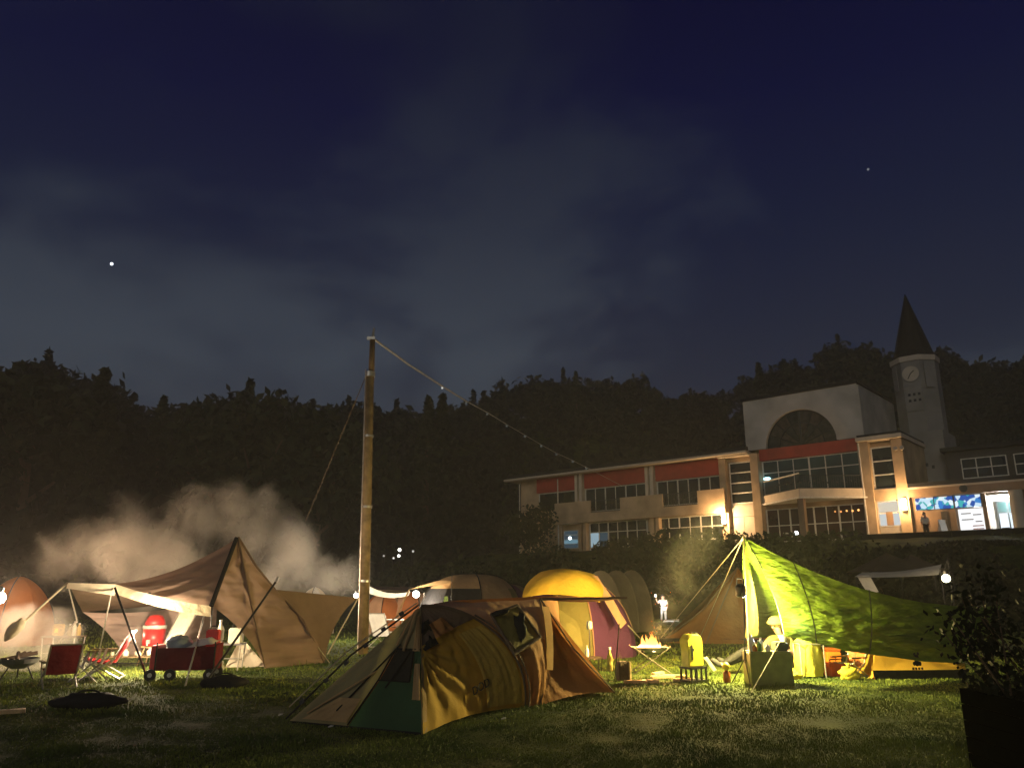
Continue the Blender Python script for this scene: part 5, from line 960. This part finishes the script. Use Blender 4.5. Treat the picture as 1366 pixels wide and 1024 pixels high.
# ochre tent
o0, o1, o2 = gnd(1166,906), gnd(1290,905), gnd(1166,906) + Vector((.35,1.6,0)); ot = thing('ochre_tent', 'low ochre tent with a black skirt under the tail of the green tarp', 'tent', o0); up_ = Vector((0,0,.16)); ax = at(1168,857,15.5)
MB().patch(o0 + up_, o1 + up_, at(1287,884,15.3), ax, 26, 14, e=(None, None, (0,0,.03), None), sag=(0,.08,0), wr=.03, fu=3, fv=2, seed=2).build('side_panel', M['ochre'], ot, True)
MB().patch(o0, o1, o1 + up_, o0 + up_, 20, 3, wr=.015, seed=3).build('skirt', M['blackcloth'], ot, True)
MB().patch(o0, o2, ax + Vector((.35,1.4,-.45)), ax, 10, 12, wr=.02, seed=4).patch(ax, at(1287,884,15.3), o1 + Vector((.2,1.0,.0)), ax + Vector((.35,1.4,-.45)), 10, 10, wr=.02, seed=5).build('rear_panel', M['ochre'], ot, True)
MB().path([o0 + Vector((-.01,-.02,0)), ax + Vector((0,-.02,.02))], .018).build('zip_flap', M['orange'], ot)
em_c = at(1222,882,14.75); 
em_m = MB(); 
for dx, dz, r_ in ((0,.06,.05),(-.03,.13,.022),(.035,.14,.022),(-.05,-.03,.03),(.05,-.03,.03),(0,-.02,.045)): em_m.ball(em_c + Vector((dx, -.03, dz)), r_, 8, 6, (1,.15,1.3))
for i in range(4): em_m.bbox(em_c + Vector((-.08 + i*.053, -.03, -.115)), (.035,.01,.04))
em_m.build('emblem', M['blackcloth'], ot)
# person far behind, in white
dq = gnd(886,828); dp = thing('person', 'small person in white clothes standing on the grass far behind the fire, one arm raised', 'person', dq)
S2 = lambda x, y, z: dq + Vector((x, y, z))
J = {'pelvis': (S2(0,0,.66), .11), 'chest': (S2(0,0,.93), .12), 'neck': (S2(-.01,0,1.07), .05), 'head': (S2(-.02,-.02,1.18), .085), 'crown': (S2(-.02,0,1.25), .08), 'sR': (S2(-.15,0,1.0), .055), 'eR': (S2(-.30,-.05,.90), .04), 'Rwrist': (S2(-.38,-.08,1.08), .028), 'sL': (S2(.15,0,1.0), .055), 'eL': (S2(.20,-.02,.80), .04), 'Lwrist': (S2(.16,-.10,.64), .028),
     'hR': (S2(-.07,0,.62), .085), 'kR': (S2(-.11,-.03,.34), .055), 'aR': (S2(-.13,.02,.06), .04), 'tR': (S2(-.14,-.10,.03), .035), 'hL': (S2(.07,0,.62), .085), 'kL': (S2(.08,-.02,.34), .055), 'aL': (S2(.09,.03,.06), .04), 'tL': (S2(.09,-.09,.03), .035)}
Bn = [('pelvis','chest'),('chest','neck'),('neck','head'),('head','crown'),('chest','sR'),('sR','eR'),('eR','Rwrist'),('chest','sL'),('sL','eL'),('eL','Lwrist'),('pelvis','hR'),('hR','kR'),('kR','aR'),('aR','tR'),('pelvis','hL'),('hL','kL'),('kL','aL'),('aL','tL')]
hand(J, Bn, 'R', S2(-.38,-.08,1.08), (0,0,1), (0,-1,0), .8); hand(J, Bn, 'L', S2(.16,-.10,.64), (0,-.2,-1), (0,-1,0), .8)
skinned('body', J, Bn, M['skin'], dp)
wcl = fabric('white_clothes', (.80,.78,.74), .1); Jt = {k: (J[k][0], J[k][1]*1.25) for k in ('pelvis','chest','sR','eR','sL','eL')}; skinned('shirt', Jt, [b_ for b_ in Bn if b_[0] in Jt and b_[1] in Jt], wcl, dp); Jt = {k: (J[k][0], J[k][1]*1.22) for k in ('pelvis','hR','kR','aR','hL','kL','aL')}; skinned('trousers', Jt, [b_ for b_ in Bn if b_[0] in Jt and b_[1] in Jt], wcl, dp)
head(dp, S2(-.02,-.02,1.2), Vector((-.5,-1,0)), .09, None); MB().ball(S2(-.02,.02,1.24), .098, 12, 8, (1,1,.9)).build('hair', M['hair'], dp, True)
bulb_lamp('hand_lamp', 'small white torch held up by the person in white', 'torch', S2(-.40,-.10,1.26), .045, 22, 90, (1,.95,.9), off=(.15,-.60,-.15))
gm = thing('mat', 'pale mat on the grass at the feet of the person in white', 'mat', gnd(893,829)); MB().patch(gnd(884,830) + Vector((0,0,.02)), gnd(906,829) + Vector((0,0,.02)), gnd(906,826) + Vector((0,0,.03)), gnd(886,827) + Vector((0,0,.03)), 8, 4, wr=.01).build('cloth', M['white'], gm, True)
# entrance figures
ep = FO + FU*38.0 + FN*2.6; ez_ = terr_z(ep.x, ep.y); ep = Vector((ep.x, ep.y, ez_)); en_ = thing('person', 'dim standing person in a pale top outside the school entrance', 'person', ep); S2 = lambda x, y, z: ep + Vector((x, y, z))
J = {'pelvis': (S2(0,0,.92), .13), 'chest': (S2(0,0,1.25), .14), 'neck': (S2(0,0,1.45), .06), 'head': (S2(0,-.02,1.58), .095), 'crown': (S2(0,0,1.66), .09), 'sR': (S2(-.19,0,1.38), .065), 'eR': (S2(-.26,.02,1.10), .045), 'Rwrist': (S2(-.24,-.08,.86), .03), 'sL': (S2(.19,0,1.38), .065), 'eL': (S2(.26,.02,1.10), .045), 'Lwrist': (S2(.24,-.08,.86), .03),
     'hR': (S2(-.09,0,.88), .10), 'kR': (S2(-.10,-.02,.48), .065), 'aR': (S2(-.11,.02,.08), .045), 'tR': (S2(-.12,-.13,.04), .04), 'hL': (S2(.09,0,.88), .10), 'kL': (S2(.10,-.02,.48), .065), 'aL': (S2(.11,.02,.08), .045), 'tL': (S2(.12,-.13,.04), .04)}
Bn = [b_ for b_ in Bn if not any(q[1:] in ('palm','th','tt','k0','k1','k2','k3','t0','t1','t2','t3') for q in b_)]; hand(J, Bn, 'R', J['Rwrist'][0], (0,-.2,-1), (0,-1,0)); hand(J, Bn, 'L', J['Lwrist'][0], (0,-.2,-1), (0,-1,0))
skinned('body', J, Bn, M['skin'], en_); Jt = {k: (J[k][0], J[k][1]*1.22) for k in ('pelvis','chest','sR','eR','sL','eL')}; skinned('shirt', Jt, [b_ for b_ in Bn if b_[0] in Jt and b_[1] in Jt], M['white'], en_); Jt = {k: (J[k][0], J[k][1]*1.2) for k in ('pelvis','hR','kR','aR','hL','kL','aL')}; skinned('trousers', Jt, [b_ for b_ in Bn if b_[0] in Jt and b_[1] in Jt], M['jeans'], en_)
head(en_, S2(0,-.02,1.60), Vector((0,-1,0)), .1, None); MB().ball(S2(0,.03,1.66), .108, 12, 8, (1,1,.9)).build('hair', M['hair'], en_, True)
sp2 = FO + FU*38.9 + FN*2.2; sz = terr_z(sp2.x, sp2.y); sg = thing('sign_board', 'pale folding sign board standing beside the person at the entrance', 'sign', (sp2.x, sp2.y, sz)); q = Vector((sp2.x, sp2.y, sz))
for s in (-1, 1): MB().bbox(q + Vector((.0, s*.16, .62)), (.62,.03,1.25), .4, rx=s*.22).build('panel', BM['panel'], sg)
# far white lights beyond the camp
for i, (px, py, r_, s_) in enumerate(((533,733,.12,5), (532,741,.11,3.5), (525,744,.08,.8), (551,735,.09,.5), (512,741,.08,.35))):
    p = at(px, py, 60); z0 = terr_z(p.x, p.y); t = thing('lamp_post', ['small white light highest in the dark beyond the wooden pole','white light just under the highest one beyond the wooden pole','faint light beside the two white ones beyond the wooden pole','faint light farthest from the wooden pole','faintest light closest to the wooden pole'][i], 'light', (p.x, p.y, z0), 'far lights in the dark beyond the wooden pole')
    MB().ball(p, r_, 10, 6).build('globe', emission('far_lamp_%s' % 'abcde'[i], (1,.97,.9), s_), t, True); MB().tube((p.x, p.y, z0 - .1), p - Vector((0,0,r_)), .05).build('post', M['black'], t)
pqs = at(1062,711,46); fl2 = thing('lantern', 'white light glinting under the angled balcony above the shaggy bush', 'lamp', pqs); MB().ball(pqs, .13, 10, 7).build('globe', emission('terrace_lamp', (.9,.95,1), 7), fl2, True); MB().tube(pqs - Vector((0,0,2.6)), pqs - Vector((0,0,.12)), .03).build('post', M['black'], fl2)
MB().tube(at(1045,711,46), pqs, .04).build('arm', M['white'], fl2)
# planter with shrub, near right corner
pz = at(1285,930,6.58) + Vector((1.18,0,0)); px0 = Vector((pz.x, 7.2, 0)); pn = thing('planter', 'dark square planter box in the near corner of the lawn', 'planter', px0)
wlk = mat('planter_board', (.005,.006,.005), 1.0, bump=(20,.4,.02), spec=0); sz_ = .56; ph = .70
for i in range(5):
    z0_, z1_ = ph*i/5 + .004, ph*(i+1)/5 - .004
    for a, b_ in (((-sz_,-sz_),(sz_,-sz_+.03)), ((-sz_,sz_-.03),(sz_,sz_)), ((-sz_,-sz_+.031),(-sz_+.03,sz_-.031)), ((sz_-.03,-sz_+.031),(sz_,sz_-.031))): MB().box((px0.x+a[0], px0.y+a[1], z0_), (px0.x+b_[0], px0.y+b_[1], z1_)).build('board', wlk, pn)
MB().box((px0.x-sz_+.035, px0.y-sz_+.035, 0), (px0.x+sz_-.035, px0.y+sz_-.035, ph-.08)).build('soil', M['bark'], pn)
shb = thing('shrub', 'leafy shrub growing up out of the dark planter', 'shrub', px0 + Vector((0,0,ph-.08))); sm = MB(); LC = []
sr = np.random.default_rng(5)
for i in range(11):
    a = sr.random()*2*pi; q0 = px0 + Vector((.22*cos(a) - .2, .22*sin(a) + .12, ph-.1)); q1 = q0 + Vector((sr.normal()*.20 - .14, sr.normal()*.2 + .1, .55 + .5*sr.random())); sm.tube(q0, q1, .012, .004, 5)
    for k in range(90):
        f = sr.random()**.7; c = q0.lerp(q1, .10 + .98*f) - px0 - Vector((0,0,ph-.08)); LC.append(np.array(c) + sr.normal(size=3)*.075)
for k in range(1500): LC.append(np.array((sr.uniform(-.55,.6), sr.uniform(-.56,.56), 0)) + np.array((0, 0, .02 + .20*sr.random()**2 + .06*sr.normal())))
sm.build('stem', M['bark'], shb); v, f = leaf_quads(np.array(LC), .036); big_mesh('foliage', v, f, 4, M['leafd'], shb)
# scraps on the lawn
for px, py, lab in ((374,957,'tiny white paper scrap on the grass left of the khaki tent corner'), (441,973,'tiny white paper scrap on the grass below the khaki tent foot'), (672,962,'small pale leaf scrap on the grass before the yellow door flap')):
    q = gnd(px, py) + Vector((0,0,.03)); t = thing('paper_scrap', lab.replace(' left of', ' just off'), 'litter', q); MB().patch(q + Vector((-.03,-.02,0)), q + Vector((.03,-.02,.01)), q + Vector((.03,.02,.02)), q + Vector((-.03,.02,.01)), 3, 3, sag=(0,0,.012)).build('paper', M['white'], t)
# stars
for px, py, r_, s_, lab in ((149,352,4.2,3.2,'bright white star over the dark trees beyond the orange tent'), (1158,226,3.6,.16,'faint star high above the clock tower')):
    d_ = ray(px, py).normalized(); p = CAM + d_*2600; t = thing('star', lab, 'star', p); MB().ball(p, r_, 10, 8).build('disc', emission('star_' + ('bright' if s_ > 1 else 'faint'), (.85,.92,1), s_), t, True)

# ------------------------------------------------------------------ smoke
def smoke(name, label, blobs, dens, nscale, col, thr=.42, soft=.25, seed=0, step=.5, squash=1.0, amp=1.0):
    """one closed box of smoke: blob falloffs broken up by noise; blobs = (centre, radius)"""
    lo = Vector([min(b[0][i] - b[1] for b in blobs) for i in range(3)]); hi = Vector([max(b[0][i] + b[1] for b in blobs) for i in range(3)]); lo.z = max(lo.z, .05)
    m = bpy.data.materials.new(name); m.use_nodes = True; t = m.node_tree; t.nodes.clear(); K = t.links.new
    out = t.nodes.new('ShaderNodeOutputMaterial'); pv = t.nodes.new('ShaderNodeVolumePrincipled'); pv.inputs['Color'].default_value = (*col, 1); pv.inputs['Anisotropy'].default_value = .15
    tcn = t.nodes.new('ShaderNodeTexCoord'); acc = None
    for c, r_ in blobs:
        d = t.nodes.new('ShaderNodeVectorMath'); d.operation = 'DISTANCE'; K(tcn.outputs['Object'], d.inputs[0]); d.inputs[1].default_value = tuple(Vector(c))
        mr = t.nodes.new('ShaderNodeMapRange'); mr.inputs[1].default_value = r_; mr.inputs[2].default_value = r_*.15; K(d.outputs['Value'], mr.inputs[0])
        if acc is None: acc = mr.outputs[0]
        else:
            mxn = t.nodes.new('ShaderNodeMath'); mxn.operation = 'MAXIMUM'; K(acc, mxn.inputs[0]); K(mr.outputs[0], mxn.inputs[1]); acc = mxn.outputs[0]
    no = t.nodes.new('ShaderNodeTexNoise'); no.inputs['Scale'].default_value = nscale; no.inputs['Detail'].default_value = 5; no.inputs['Roughness'].default_value = .55; no.inputs['Distortion'].default_value = .6
    mpn = t.nodes.new('ShaderNodeMapping'); mpn.inputs['Location'].default_value = (seed*3.1, seed*1.7, seed*.9); mpn.inputs['Scale'].default_value = (1, 1, squash); K(tcn.outputs['Object'], mpn.inputs[0]); K(mpn.outputs[0], no.inputs['Vector'])
    ad_ = t.nodes.new('ShaderNodeMath'); ad_.operation = 'MULTIPLY_ADD'; K(acc, ad_.inputs[0]); ad_.inputs[1].default_value = .80; sb = t.nodes.new('ShaderNodeMath'); sb.operation = 'SUBTRACT'; K(no.outputs['Fac'], sb.inputs[0]); sb.inputs[1].default_value = .5; s2 = t.nodes.new('ShaderNodeMath'); s2.operation = 'MULTIPLY'; s2.inputs[1].default_value = amp; K(sb.outputs[0], s2.inputs[0]); K(s2.outputs[0], ad_.inputs[2])
    mr = t.nodes.new('ShaderNodeMapRange'); mr.interpolation_type = 'SMOOTHSTEP'; mr.inputs[1].default_value = thr*.6; mr.inputs[2].default_value = thr*.6 + soft; mr.inputs[4].default_value = dens; K(ad_.outputs[0], mr.inputs[0])
    mu = t.nodes.new('ShaderNodeMath'); mu.operation = 'MULTIPLY'; K(mr.outputs[0], mu.inputs[0]); g = t.nodes.new('ShaderNodeMath'); g.operation = 'GREATER_THAN'; K(acc, g.inputs[0]); g.inputs[1].default_value = .01; K(g.outputs[0], mu.inputs[1])
    K(mu.outputs[0], pv.inputs['Density']); K(pv.outputs[0], out.inputs['Volume']); m.cycles.volume_step_rate = step
    o = MB().box(lo, hi).build(name, m); tag(o, label, 'smoke', kind='stuff'); return o
def sblob(px, py, Y, rp): p = at(px, py, Y); return (p, rp*Y/FPX)
smoke('smoke', 'billowing campfire smoke rising behind the brown shelter', [sblob(110,738,21.5,70), sblob(165,735,21.5,85), sblob(235,735,21.5,85), sblob(262,690,21.8,72), sblob(312,668,22,66), sblob(330,710,21.8,80), sblob(390,730,22.2,85), sblob(440,765,22.5,60), sblob(360,775,22,60), sblob(200,785,21.5,60)], .66, .62, (.92,.86,.79), thr=.44, soft=.90, seed=4, step=.45, amp=2.1)
smoke('smoke', 'thin smoke drifting over the grass round the steel fire pit', [sblob(20,870,16.2,50), sblob(55,885,16.2,45), sblob(70,850,16.6,50), sblob(30,835,16.6,45), sblob(100,890,16.2,30), sblob(12,838,17.0,48)], .85, 1.6, (.9,.86,.8), thr=.38, soft=.35, seed=5, step=.6)
smoke('smoke', 'faint yellow green smoke column rising from the fire stand', [sblob(880,838,16.8,26), sblob(893,805,17.2,34), sblob(908,770,17.6,44), sblob(925,738,18,56), sblob(945,710,18.4,50)], .26, 1.1, (.9,.90,.7), thr=.30, soft=.8, seed=8, step=.6, amp=1.3)
# night haze over the whole place
hm = bpy.data.materials.new('haze'); hm.use_nodes = True; t = hm.node_tree; t.nodes.clear(); out = t.nodes.new('ShaderNodeOutputMaterial'); pv = t.nodes.new('ShaderNodeVolumePrincipled'); pv.inputs['Color'].default_value = (.90,.90,.88,1); pv.inputs['Density'].default_value = .0011; pv.inputs['Anisotropy'].default_value = .3; t.links.new(pv.outputs[0], out.inputs['Volume'])
# dark wall added at the terrace edge to block light from the bank
rw = thing('terrace_wall', 'black low wall added along the terrace edge to keep the bank dark', 'wall', (FO.x, FO.y, 0), rz=math.atan2(FU.y, FU.x)); ORG[rw] = Vector((0, 0, 0))
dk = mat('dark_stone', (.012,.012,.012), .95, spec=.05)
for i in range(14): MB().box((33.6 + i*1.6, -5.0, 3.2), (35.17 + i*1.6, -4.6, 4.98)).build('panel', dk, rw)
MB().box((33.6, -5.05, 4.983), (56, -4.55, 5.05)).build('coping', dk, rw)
hz = MB().box((-398,-110,-1.7), (398,398,60)).build('haze', hm); tag(hz, kind='stuff')
